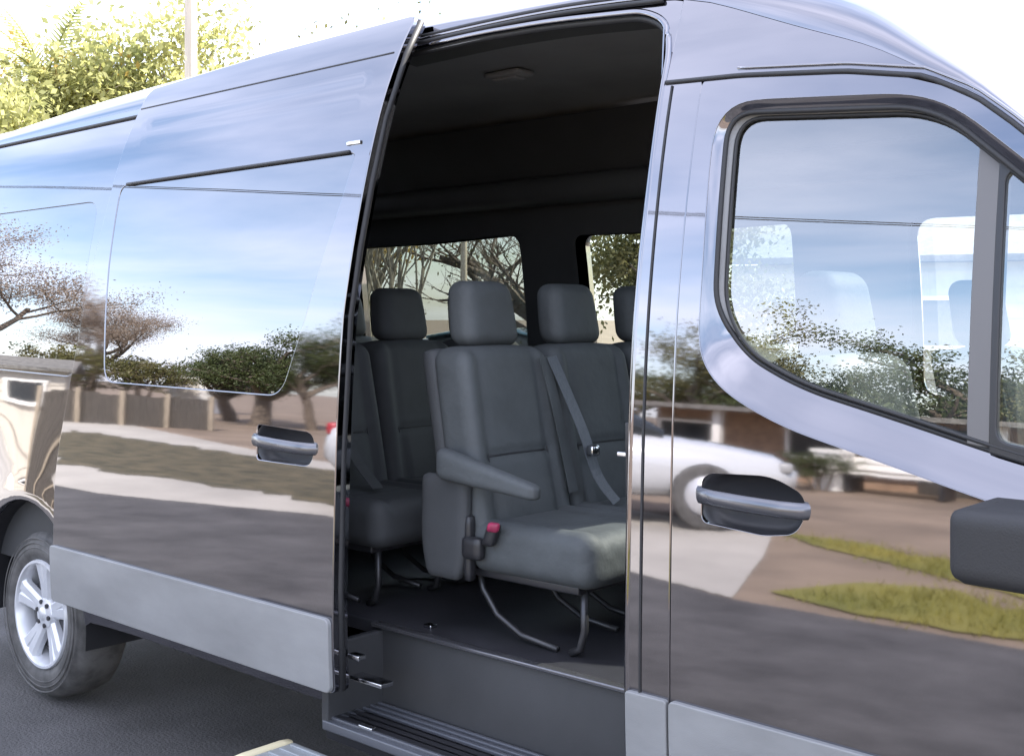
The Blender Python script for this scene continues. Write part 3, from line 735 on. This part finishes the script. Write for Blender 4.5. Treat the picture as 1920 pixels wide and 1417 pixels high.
# belt buckle with red button, straps
BK = rbox('buckle', (-.318, .262, .955), (.022, .014, .035), .010, M['black_plastic'], VAN, (4, 4, 6), lambda P: (P.x+P.z*.4, P.y, P.z))
rbox('release_button', (-.302, .252, .980), (.022, .010, .015), .010, M['red'], BK, (6, 4, 5), lambda P: (P.x+P.z*.3, P.y, P.z))
def strap(pts, wd, nm, par, m):
    P = [Vector(p) for p in pts]; VS = []; F_ = []
    # smooth the path
    Q = []
    for i in range(len(P)-1):
        p0, p1, p2, p3 = P[max(i-1, 0)], P[i], P[i+1], P[min(i+2, len(P)-1)]
        for k_ in range(6):
            t = k_/6
            Q.append(.5*((2*p1)+(p2-p0)*t+(2*p0-5*p1+4*p2-p3)*t*t+(3*p1-p0-3*p2+p3)*t**3))
    Q.append(P[-1])
    for i, q in enumerate(Q):
        t = (Q[min(i+1, len(Q)-1)]-Q[max(i-1, 0)]).normalized(); s_ = Vector((0, 1, .0)); s_ = (s_-t*s_.dot(t)).normalized(); n_ = t.cross(s_).normalized()
        for (a_, b_) in ((-1, -1), (1, -1), (1, 1), (-1, 1)): VS.append(q+s_*a_*wd/2+n_*b_*.0012)
    for i in range(len(Q)-1):
        for j in range(4): F_.append((i*4+j, i*4+(j+1) % 4, (i+1)*4+(j+1) % 4, (i+1)*4+j))
    return MB().add(VS, F_).build(nm, m, par)
strap([(-.455, .700, 1.47), (-.405, .715, 1.36), (-.35, .74, 1.22), (-.315, .77, 1.08), (-.26, .80, .995)], .05, 'seat_belt', VAN, M['belt'])
strap([(-.46, .665, 1.47), (-.42, .675, 1.33), (-.39, .69, 1.18), (-.36, .70, 1.03)], .046, 'seat_belt', VAN, M['seat'])
rbox('belt_tongue', (-.315, .745, 1.165), (.016, .02, .018), .008, M['chrome'], VAN, (4, 4, 4))
strap([(-1.35, .50, 1.47), (-1.27, .48, 1.3), (-1.20, .47, 1.12), (-1.05, .46, 1.0)], .05, 'seat_belt', VAN, M['seat_dark'])
# front seats, dashboard and steering wheel
seat(.80, .52, M['seat']); seat(.80, 1.50, M['seat'])
rbox('dashboard', (1.72, 1.0, 1.16), (.30, .86, .16), .1, M['trim'], VAN, (12, 20, 10))
cw = Vector((1.26, 1.45, 1.28)); ax1 = Vector((0, 1, 0)); ax2 = Vector((-.42, 0, .9)).normalized()
SW = MB().tube([cw+(ax1*math.cos(t)+ax2*math.sin(t))*.19 for t in np.linspace(0, 2*math.pi, 40, endpoint=False)], .016, 8, True).build('steering_wheel', M['black_plastic'], VAN, True)
for an in (.1, math.pi-.1, -math.pi/2): MB().tube([cw, cw+(ax1*math.cos(an)+ax2*math.sin(an))*.19], .014, 6).build('spoke', M['black_plastic'], SW, True)
MB().tube([cw, cw+Vector((.3, 0, -.16))], .03, 8).build('steering_column', M['black_plastic'], VAN, True)

# ================================================================== GROUND
def sheet(name, pts, z, m, n=1):
    return kind(link(name, mesh(name, [(p[0], p[1], z) for p in pts], [tuple(range(len(pts)))]), m), 'structure')
sheet('ground', [(-500, -500), (500, -500), (500, 500), (-500, 500)], -.008, M['dirt'])
sheet('asphalt_lot', [(-60, -2.6), (-9, -3.95), (-6.5, -4.85), (-3.6, -4.75), (-1.95, -4.30), (.8, -4.45), (30, -4.6), (30, 9), (-60, 9)], -.004, M['asphalt'])
sheet('concrete_apron', [(-60, -24), (-27, -13), (-14, -9.4), (-7.5, -8.2), (-3.5, -7.6), (-2.7, -6.0), (-1.95, -4.32), (-3.6, -4.73), (-6.5, -4.83), (-9, -3.93), (-60, -2.58)], .0, M['concrete'])
def wavy(pts, amp=.12, step=.35):
    o = []
    for i in range(len(pts)):
        p, q = np.array(pts[i]), np.array(pts[(i+1) % len(pts)]); k_ = max(1, int(np.linalg.norm(q-p)/step))
        for j in range(k_): o.append(tuple(p+(q-p)*j/k_+rng.normal(0, amp, 2)))
    return o
lawns = [[(-3.4, -7.6), (-2.45, -7.55), (-1.75, -7.3), (.2, -6.7), (5, -5.9), (5, -5.2), (.0, -5.75), (-1.6, -6.35), (-2.5, -7.0)],
         [(-1.75, -4.75), (-1.45, -5.35), (-1.05, -5.75), (.1, -5.55), (5, -5.0), (5, -4.62), (.0, -4.62), (-.75, -4.55), (-1.1, -4.55)],
         [(-19, -8.8), (-15.5, -6.4), (-12, -5.0), (-9, -5.3), (-7.2, -5.4), (-5.4, -5.6), (-5.5, -6.8), (-8.0, -7.6), (-10, -8.0), (-14, -8.6)]]
for i, lp in enumerate(lawns): sheet('lawn', wavy(lp), .006, M['lawn'] if i < 2 else M['shadowed_grass'])
gv, gf = [], []
for lp in lawns[:2]:
    A = np.array(lp); lo_, hi_ = A.min(0), A.max(0); n_ = int(1400*min(12, (hi_-lo_).prod()/2))
    Q = rng.uniform(lo_, hi_, (n_, 2)); Q = Q[inpoly(Q, lp)]; Q = Q+rng.normal(0, .13, Q.shape)
    for (x, y) in Q:
        an = rng.uniform(0, 6.28); h_ = rng.uniform(.03, .09); b = len(gv); ww = .006
        gv += [(x-ww*math.cos(an), y-ww*math.sin(an), .004), (x+ww*math.cos(an), y+ww*math.sin(an), .004), (x+rng.normal(0, .03), y+rng.normal(0, .03), h_)]; gf.append((b, b+1, b+2))
kind(link('grass', mesh('grass', gv, gf), M['lawn']), 'stuff')

# ================================================================== TREES
def tree_mesh(seed, h, spread, trunk_r, leaves, leaf, levels=4, trunk_frac=.3, upright=.5, nstem=1, bare=.0):
    r_ = np.random.default_rng(seed); wood = MB(); tips = []
    def grow_(p, d, ln, rad_, lv):
        n_ = 4; pts = [p]; rs = [rad_]; q = Vector(p); dd = Vector(d)
        for i in range(n_):
            dd = (dd+Vector(r_.normal(0, .16, 3))+Vector((0, 0, .10*upright))).normalized(); q = q+dd*ln/n_; pts.append(q.copy()); rs.append(rad_*(1-.45*(i+1)/n_))
        wood.tube(pts, rs, 6 if lv < 2 else 4 if lv < 3 else 3, cap=False)
        if lv >= 2: tips.extend([(t, lv) for t in pts[1:]])
        if lv >= levels: return
        nb = int(r_.integers(3, 5)) if lv > 0 else int(r_.integers(4, 7))
        for i in range(nb):
            t = r_.uniform(.35, 1.) if lv > 0 else r_.uniform(.55, 1.)
            k_ = min(n_-1, int(t*n_)); base = pts[k_].lerp(pts[k_+1], t*n_-k_)
            a_ = r_.uniform(0, 6.283); side = Vector((math.cos(a_), math.sin(a_), 0))
            nd = (dd*upright+side*(1-upright+.25)*spread+Vector((0, 0, .15))).normalized()
            grow_(base, nd, ln*r_.uniform(.55, .78), rs[k_]*.55, lv+1)
    for s_ in range(nstem):
        a_ = r_.uniform(0, 6.28); d = Vector((math.cos(a_)*.25*(nstem > 1), math.sin(a_)*.25*(nstem > 1), 1)).normalized()
        grow_(Vector((math.cos(a_)*.2*(nstem > 1), math.sin(a_)*.2*(nstem > 1), -.1)), d, h*(trunk_frac if nstem == 1 else .5), trunk_r, 0)
    zmax = max(t.z for t, _ in tips); sc = h/zmax
    WV = np.array(wood.v)*sc
    lv_v, lv_f = [], []
    if leaves:
        T = np.array([tuple(t) for t, _ in tips])*sc
        ix = r_.integers(0, len(T), leaves); C = T[ix]+r_.normal(0, h*.035, (leaves, 3))
        A = r_.normal(0, 1, (leaves, 3)); A /= np.linalg.norm(A, axis=1)[:, None]
        B = np.cross(A, r_.normal(0, 1, (leaves, 3))); B /= np.linalg.norm(B, axis=1)[:, None]
        s_ = leaf*r_.uniform(.5, 1.4, leaves)[:, None]
        Q = np.stack([C-A*s_, C-B*s_*.55, C+A*s_, C+B*s_*.55], 1).reshape(-1, 3)
        lv_v = Q; lv_f = np.arange(leaves*4).reshape(-1, 4)
    def fast(nm, v, f_):
        me = bpy.data.meshes.new(nm); me.from_pydata(np.asarray(v).tolist(), [], np.asarray(f_).tolist() if not isinstance(f_, list) else f_); me.update(); return me
    wm = fast('trunk', WV, [tuple(q) for q in wood.f]); wm.polygons.foreach_set('use_smooth', [True]*len(wm.polygons))
    lm = fast('crown', lv_v, lv_f) if leaves else None
    return wm, lm
TM = {
 'green': tree_mesh(11, 7, 1.0, .16, 17000, .055, 4, .28, .45),
 'bushy': tree_mesh(12, 5, 1.15, .12, 17000, .05, 4, .18, .4),
 'bare':  tree_mesh(13, 9, 1.1, .2, 42000, .04, 4, .26, .5),
 'yellow': tree_mesh(14, 9, 1.0, .2, 30000, .085, 4, .28, .5),
 'stems': tree_mesh(15, 7, .5, .06, 2500, .04, 3, .3, .75, nstem=9),
 'hedge': tree_mesh(16, 3, 1.3, .07, 6000, .06, 3, .15, .35, nstem=4),
 'grey':  tree_mesh(17, 7, 1.0, .17, 700, .04, 4, .3, .55),
}
def tree(kind_, loc, sc, rz, leafm, barkm, label, group=None, name='tree', cat='tree'):
    t = thing(name, label, cat, loc, group); t.scale = (sc, sc, sc); t.rotation_euler.z = rz
    wm, lm = TM[kind_]
    wm = wm.copy() if wm.materials and wm.materials[0] != barkm else wm
    o = bpy.data.objects.new('trunk', wm); COL.objects.link(o); o.parent = t
    if not wm.materials: wm.materials.append(barkm)
    elif wm.materials[0] != barkm: wm.materials[0] = barkm
    if lm:
        lm = lm.copy() if lm.materials and lm.materials[0] != leafm else lm
        c_ = bpy.data.objects.new('crown', lm); COL.objects.link(c_); c_.parent = t
        if not lm.materials: lm.materials.append(leafm)
        elif lm.materials[0] != leafm: lm.materials[0] = leafm
    return t
# seen in the van's paint and glass (they stand on the camera's side of the lot)
tree('bare', (-30.5, -11.5, 0), 1.05, .4, M['leaf_pink'], M['bark'], 'large pinkish budding tree mirrored at the rear end of the van')
tree('bare', (-33.5, -16.5, 0), .72, 2.1, M['leaf_pink'], M['bark'], 'smaller budding tree beside the large pinkish one in the paint reflection')
tree('hedge', (-31, -15.0, 0), 1.0, .2, M['leaf_olive'], M['bark'], 'olive bush right behind the pale house in the reflection', name='bush', cat='bush')
tree('hedge', (-32, -17.6, 0), .95, 1.4, M['leaf_olive'], M['bark'], 'olive bush between the pale house and the small white shed', name='bush', cat='bush')
tree('hedge', (-34, -21.6, 0), .75, 2.6, M['leaf_olive'], M['bark'], 'low olive bush left of the small white shed', name='bush', cat='bush')
tree('green', (-21.5, -16.6, 0), .72, .7, M['leaf_green'], M['bark'], 'dark green tree right of the white shed in the sliding door reflection')
tree('bushy', (-25.6, -17.0, 0), .72, 1.9, M['leaf_green'], M['bark'], 'low rounded green tree beside the white shed')
tree('bushy', (-23.0, -16.0, 0), .85, 4.1, M['leaf_green'], M['bark'], 'bushy green tree in front of the dark green tree')
tree('grey', (-18.6, -16.2, 0), .85, .7, M['leaf_olive'], M['bark_pale'], 'thin grey tree mirrored at the leading edge of the sliding door')
tree('green', (-10.9, -18.6, 0), .85, 2.2, M['leaf_olive'], M['bark'], 'olive tree mirrored in the rear corner of the front door window')
tree('bushy', (-9.3, -19.6, 0), .78, 3.0, M['leaf_green'], M['bark'], 'bushy tree mirrored low in the middle of the front door window')
tree('bushy', (-6.6, -20.6, 0), .95, .3, M['leaf_green'], M['bark'], 'bushy tree mirrored beside the window bar of the front door')
tree('green', (-4.6, -21.6, 0), .85, 1.3, M['leaf_olive'], M['bark'], 'olive tree mirrored at the front end of the door window')
tree('hedge', (-14.5, -19.5, 0), 1.2, .9, M['leaf_green'], M['bark'], 'dark bush mirrored beside the door pillar', name='bush', cat='bush')
tree('hedge', (-6.1, -13.6, 0), .28, .4, M['leaf_green'], M['bark'], 'small dark shrub at the corner of the low tan building', name='bush', cat='bush')
# behind the van
def palm(loc, h, label):
    t = thing('palm_tree', label, 'palm', loc); r_ = np.random.default_rng(31)
    tk = MB(); n_ = 14
    tk.tube([(loc[0]+.05*math.sin(i*.5), loc[1], h*i/n_) for i in range(n_+1)], [.17-.05*i/n_+.012*(i % 2) for i in range(n_+1)], 10)
    tk.build('trunk', M['bark_pale'], t, True)
    for k_ in range(26):
        a_ = k_*2.399+r_.normal(0, .15); el = r_.uniform(-.35, 1.25); ln = r_.uniform(1.3, 1.8); P = []; q = Vector((loc[0], loc[1], h)); d = Vector((math.cos(a_)*math.cos(el), math.sin(a_)*math.cos(el), math.sin(el)))
        for i in range(12):
            P.append(q.copy()); q = q+d*ln/11; d = (d+Vector((0, 0, -.10))).normalized()
        f_ = MB(); f_.tube(P, [.018*(1-i/12)+.003 for i in range(12)], 4)
        for i in range(2, 12):
            tn = (P[min(i+1, 11)]-P[i-1]).normalized(); sd_ = tn.cross(Vector((0, 0, 1))).normalized()
            for sg in (-1, 1):
                for u in (0, .5):
                    b0 = P[i].lerp(P[i-1], u); L2 = .52*math.sin(math.pi*(.12+.8*i/12)); tip = b0+(sd_*sg*.85+tn*.55+Vector((0, 0, -.18)))*L2
                    f_.add([b0-tn*.03, b0+tn*.03, tip], [(0, 1, 2)])
        f_.build('frond', M['leaf_yellow'], t)
palm((-17.9, 7.55, 0), 5.7, 'pale green palm with arching fronds at the left edge behind the van')
tree('yellow', (-18.5, 7.9, 0), .80, 1.1, M['leaf_yellow'], M['bark_pale'], 'tall bright yellow-green tree above the van roof')
tree('hedge', (-19.0, 5.9, 0), 1.3, 1.1, M['leaf_orange'], M['bark_pale'], 'orange-tinted bush at the left edge below the pale green palm', name='bush', cat='bush')
tree('bushy', (-17.2, 10.6, 0), 1.26, 2.4, M['leaf_orange'], M['bark_pale'], 'thin orange-yellow tree right of the pole behind the van')
tree('bushy', (-19.0, 10.0, 0), 1.25, .4, M['leaf_yellow'], M['bark_pale'], 'yellow bushy tree left of the pole behind the van')
tree('stems', (-9.0, 7.6, 0), .8, .2, M['leaf_olive'], M['bark_pale'], 'many-stemmed thin tree seen through the rear far window')
tree('stems', (-10.6, 7.6, 0), .7, 2.2, M['leaf_olive'], M['bark_pale'], 'second clump of thin stems at the left edge of the far window')
tree('grey', (-9.5, 11.5, 0), .62, 1.2, M['leaf_olive'], M['bark'], 'bare leaning tree behind the post in the far window')
tree('hedge', (-8.3, 8.4, 0), .42, .2, M['leaf_green'], M['bark'], 'low green bush between the two headrests beyond the van', name='bush', cat='bush')
tree('green', (-6.9, 11.0, 0), .66, .2, M['leaf_olive'], M['bark'], 'grey-green tree in the front far window')

# ================================================================== STREET FURNITURE AND BUILDINGS
def pole(name, label, cat, loc, h, r, m, arms=False, group=None):
    t = thing(name, label, cat, loc, group)
    MB().tube([(loc[0], loc[1], loc[2]), (loc[0], loc[1], loc[2]+h*.5), (loc[0], loc[1], loc[2]+h)], [r, r*.92, r*.8], 14).build('post', m, t, True, 60)
    MB().revolve([(0, .06), (r*.6, .05), (r*.85, 0)], (loc[0], loc[1], loc[2]+h), 'z', 14).build('cap', m, t, True)
    if arms: box('crossarm', (loc[0], loc[1], h-.5), (1.9, .1, .12), m, t, .01, rz=.6)
    return t
pole('light_pole', 'tall beige pole rising behind the van roof', 'pole', (-11.04, 6.095, 0), 9.5, .085, M['pole'])
pole('post', 'slim pale post seen through the rear far window', 'post', (-7.75, 7.72, 0), 3.6, .045, M['pole'])
P1, P2 = (-38.0, 3.5, 0), (16.0, -27.0, 0)
pole('utility_pole', 'utility pole far off at the rear left carrying the wire', 'utility pole', (-36.0, 4.5, 0), 9.4, .14, M['bark'], True)
pole('utility_pole', 'utility pole far right of the lot carrying the wire', 'utility pole', (9.0, -27.0, 0), 9.4, .14, M['bark'], True)
wv = []
A_, B_ = Vector((-36.0, 4.5, 9.0)), Vector((9.0, -27.0, 9.0))
for o_ in (0., .35):
    pts = [A_.lerp(B_, t)+Vector((o_*.5, o_, -o_*.6-1.6*4*t*(1-t)*.6)) for t in np.linspace(0, 1, 30)]
    tag(MB().tube(pts, .018, 5).build('power_line', M['wire'], None, True), 'upper overhead wire crossing the lot' if o_ == 0 else 'lower overhead wire crossing the lot', 'wire', 'overhead wires')
def cpt(c, rz, x, y): return (c[0]+x*math.cos(rz)-y*math.sin(rz), c[1]+x*math.sin(rz)+y*math.cos(rz))
def house(label, c, L_, W_, H_, rz, wall, rise, porch=False, boards=True, upper=False):
    t = thing('house', label, 'house', (c[0], c[1], 0))
    wb = MB().box((c[0], c[1], H_/2), (L_, W_, H_), rz); wb.build('wall', wall, t)
    if boards:
        for k_ in range(int(H_/.28)):
            for sy in (-1, 1):
                p = cpt(c, rz, 0, sy*(W_/2+.012)); MB().box((p[0], p[1], .2+k_*.28), (L_, .022, .02), rz).build('siding_board', wall, t)
    rf = MB(); ov = .35; hw = W_/2+ov; hl = L_/2+ov
    P = [(-hl, -hw, H_), (hl, -hw, H_), (hl, hw, H_), (-hl, hw, H_), (-hl, 0, H_+rise), (hl, 0, H_+rise)]
    P = [(*cpt(c, rz, p[0], p[1]), p[2]) for p in P]+[(*cpt(c, rz, p[0], p[1]), p[2]+.12) for p in P]
    rf.add(P, [(0, 4, 5, 1), (3, 2, 5, 4), (6, 7, 11, 10), (9, 10, 11, 8), (0, 1, 7, 6), (2, 3, 9, 8), (0, 6, 10, 4), (4, 10, 9, 3), (1, 5, 11, 7), (5, 2, 8, 11)])
    rf.build('roof', M['roofing'], t)
    return t
def window(par, c, rz, x, y, z, ww, hh):
    p = cpt(c, rz, x, y); f_ = MB()
    for (dx, dz, a_, b_) in ((0, hh/2, ww+.14, .08), (0, -hh/2, ww+.14, .08), (ww/2, 0, .08, hh), (-ww/2, 0, .08, hh)):
        q = cpt(c, rz, x+dx, y); f_.box((q[0], q[1], z+dz), (a_, .09, b_), rz)
    W_ = f_.build('window', M['white'], par)
    MB().box((p[0], p[1], z), (ww, .05, hh), rz).build('pane', M['window_dark'], W_)
HC = (-27.19, -10.06); HR = math.atan2(-2.6, 1.6)
H1 = house('pale boarded house mirrored at the rear wheel arch', HC, 5.0, 3.0, 1.5, HR, M['siding'], .4)
for (x, z) in ((1.6, .85), (-.9, .85)): window(H1, HC, HR, x, 1.53, z, .9, .6)
pd = cpt(HC, HR, .35, 1.53); MB().box((pd[0], pd[1], .62), (.6, .06, 1.24), HR).build('door', M['white'], H1)
SC = (-33.0, -20.6); SH_ = thing('garden_shed', 'small white shed between the olive bushes and the green trees', 'shed', (SC[0], SC[1], 0))
MB().box((SC[0], SC[1], 1.0), (1.5, 1.5, 2.0), .9).build('wall', M['white'], SH_)
MB().box((SC[0], SC[1], 2.06), (1.8, 1.8, .12), .9).build('roof', M['roofing'], SH_)
MB().box((*cpt(SC, .9, .76, 0), .9), (.04, .7, 1.7), .9).build('door', M['siding'], SH_)
# dark board fence at the far side of the lot
fa, fb = Vector((-22.6, -9.9, 0)), Vector((-19.9, -12.6, 0)); FN = thing('board_fence', 'long dark board fence under the trees mirrored in the sliding door', 'fence', tuple(fa))
nb = 26; dr = (fb-fa); fr_ = math.atan2(dr.y, dr.x)
for i in range(nb):
    p = fa.lerp(fb, (i+.5)/nb); hh = .92+rng.uniform(-.03, .03)
    MB().box((p.x, p.y, hh/2), (dr.length/nb-.012, .03, hh), fr_).build('board', M['dark_wood'], FN)
for i in range(0, 5):
    p = fa.lerp(fb, i/4); MB().box((p.x+.06, p.y+.12, .525), (.1, .1, 1.05), fr_).build('post', M['wood'], FN)
# low tan building with white posts across the lot
BC = (-6.0, -17.4); BR = -.10
B1 = thing('low_building', 'low tan building with white porch posts mirrored in the front door', 'building', (*BC, 0))
MB().box((BC[0], BC[1], 0.82), (8.5, 4.0, 1.64), BR).build('wall', M['tan'], B1)
MB().box((BC[0], BC[1]+.5, 1.70), (9.2, 5.6, .12), BR).build('roof', M['roofing'], B1)
for x in (-4.6, -2.6, -.4, 1.8, 4.4):
    p = cpt(BC, BR, x, 2.9); MB().box((p[0], p[1], 0.82), (.14, .14, 1.64), BR).build('porch_post', M['white'], B1)
for x in (-3.6, -1.2, 2.6): window(B1, BC, BR, x, 2.03, .95, 1.1, .7)
p = cpt(BC, BR, .8, 2.03); MB().box((p[0], p[1], .75), (.8, .06, 1.5), BR).build('door', M['dark_wood'], B1)
p = (-6.2, -14.1); GP = thing('gate_pillar', 'squat white square pillar in front of the low tan building', 'pillar', (*p, 0))
MB().box((*p, .4), (.40, .40, .8)).build('shaft', M['white'], GP); MB().box((*p, .84), (.48, .48, .08)).build('cap', M['white'], GP)
BE = thing('bench', 'pale wooden bench before the low tan building', 'bench', (-5.2, -14.3, 0))
for k_ in range(3): MB().box((-5.2, -14.4+k_*.16, .40), (1.7, .13, .04)).build('seat_slat', M['white'], BE)
for k_ in range(2): MB().box((-5.2, -14.55, .52+k_*.15), (1.7, .03, .13)).build('back_slat', M['white'], BE)
for xx in (-5.9, -4.5): MB().box((xx, -14.27, .20), (.08, .45, .36)).build('leg', M['dark_metal'], BE)
# white building and blue-white cars behind the van
WC = (-7.6, 21.0)
H2 = house('pale house seen through the front far window', WC, 7, 5, 2.6, .35, M['siding'], 1.1)
for x in (-2.2, .4, 2.6): window(H2, WC, .35, x, -2.53, 1.5, 1.1, .9)
def car(label, loc, rz, m, group=None, light=True):
    t = thing('parked_car', label, 'car', (*loc, 0), group); t.rotation_euler.z = rz
    def loft_(secs, nm, mm, par):
        VS = []; k_ = 14
        for (x, hw, z0, z1) in secs:
            for j in range(k_):
                a_ = 2*math.pi*j/k_; ey = math.copysign(abs(math.cos(a_))**.5, math.cos(a_)); ez = math.copysign(abs(math.sin(a_))**.55, math.sin(a_))
                VS.append((x, hw*ey, (z0+z1)/2+(z1-z0)/2*ez))
        n_ = len(secs); F_ = [(i*k_+j, i*k_+(j+1) % k_, (i+1)*k_+(j+1) % k_, (i+1)*k_+j) for i in range(n_-1) for j in range(k_)]
        F_ += [tuple(range(k_))[::-1], tuple((n_-1)*k_+j for j in range(k_))]
        o = link(nm, mesh(nm, VS, F_, True), mm); o.parent = par; return o
    b = loft_([(-2.2, .70, .42, .72), (-2.1, .80, .34, .88), (-1.6, .87, .28, .95), (-.6, .90, .25, .96), (.6, .90, .25, .96), (1.4, .88, .27, .90), (2.0, .80, .33, .80), (2.2, .66, .42, .66)], 'body', m, t)
    loft_([(-1.7, .62, .90, .98), (-1.15, .70, .90, 1.32), (-.5, .72, .90, 1.44), (.25, .70, .90, 1.42), (.95, .64, .88, 1.0)], 'cabin_glass', M['window_dark'], t)
    loft_([(-1.05, .64, 1.31, 1.37), (-.5, .68, 1.40, 1.465), (.2, .66, 1.38, 1.445), (.35, .60, 1.34, 1.39)], 'roof', m, t)
    for sx in (-1.35, 1.35):
        for sy in (-.82, .82):
            wm = MB().revolve([(0, -.02), (.2, -.02), (.3, -.09), (.33, -.05), (.33, .08), (.3, .11), (.2, .06), (0, .06)], (sx, sy, .33), 'y', 24).build('wheel', M['tyre'], None, True); wm.parent = t
            h_ = MB().revolve([(0, -.06), (.19, -.05), (.2, .0), (.2, .06), (.19, .1), (0, .1)], (sx, sy, .33), 'y', 20).build('rim', M['rim'], None, True); h_.parent = wm
    for sy in (-.62, .62):
        hl = rbox('headlight', (2.08, sy, .66), (.08, .14, .06), .04, M['lampglass'], None, (4, 4, 4)); hl.parent = t
        tl = rbox('tail_light', (-2.12, sy, .78), (.06, .12, .07), .03, M['lens_red'], None, (4, 4, 4)); tl.parent = t
    return t
car('white parked car mirrored beside the front door handle', (-5.5, -6.95), -.63, M['carwhite']).scale = (1, 1, 1.18)
car('light blue car parked beyond the van, seen under the far window', (-8.75, 9.7), .5, M['carblue'])
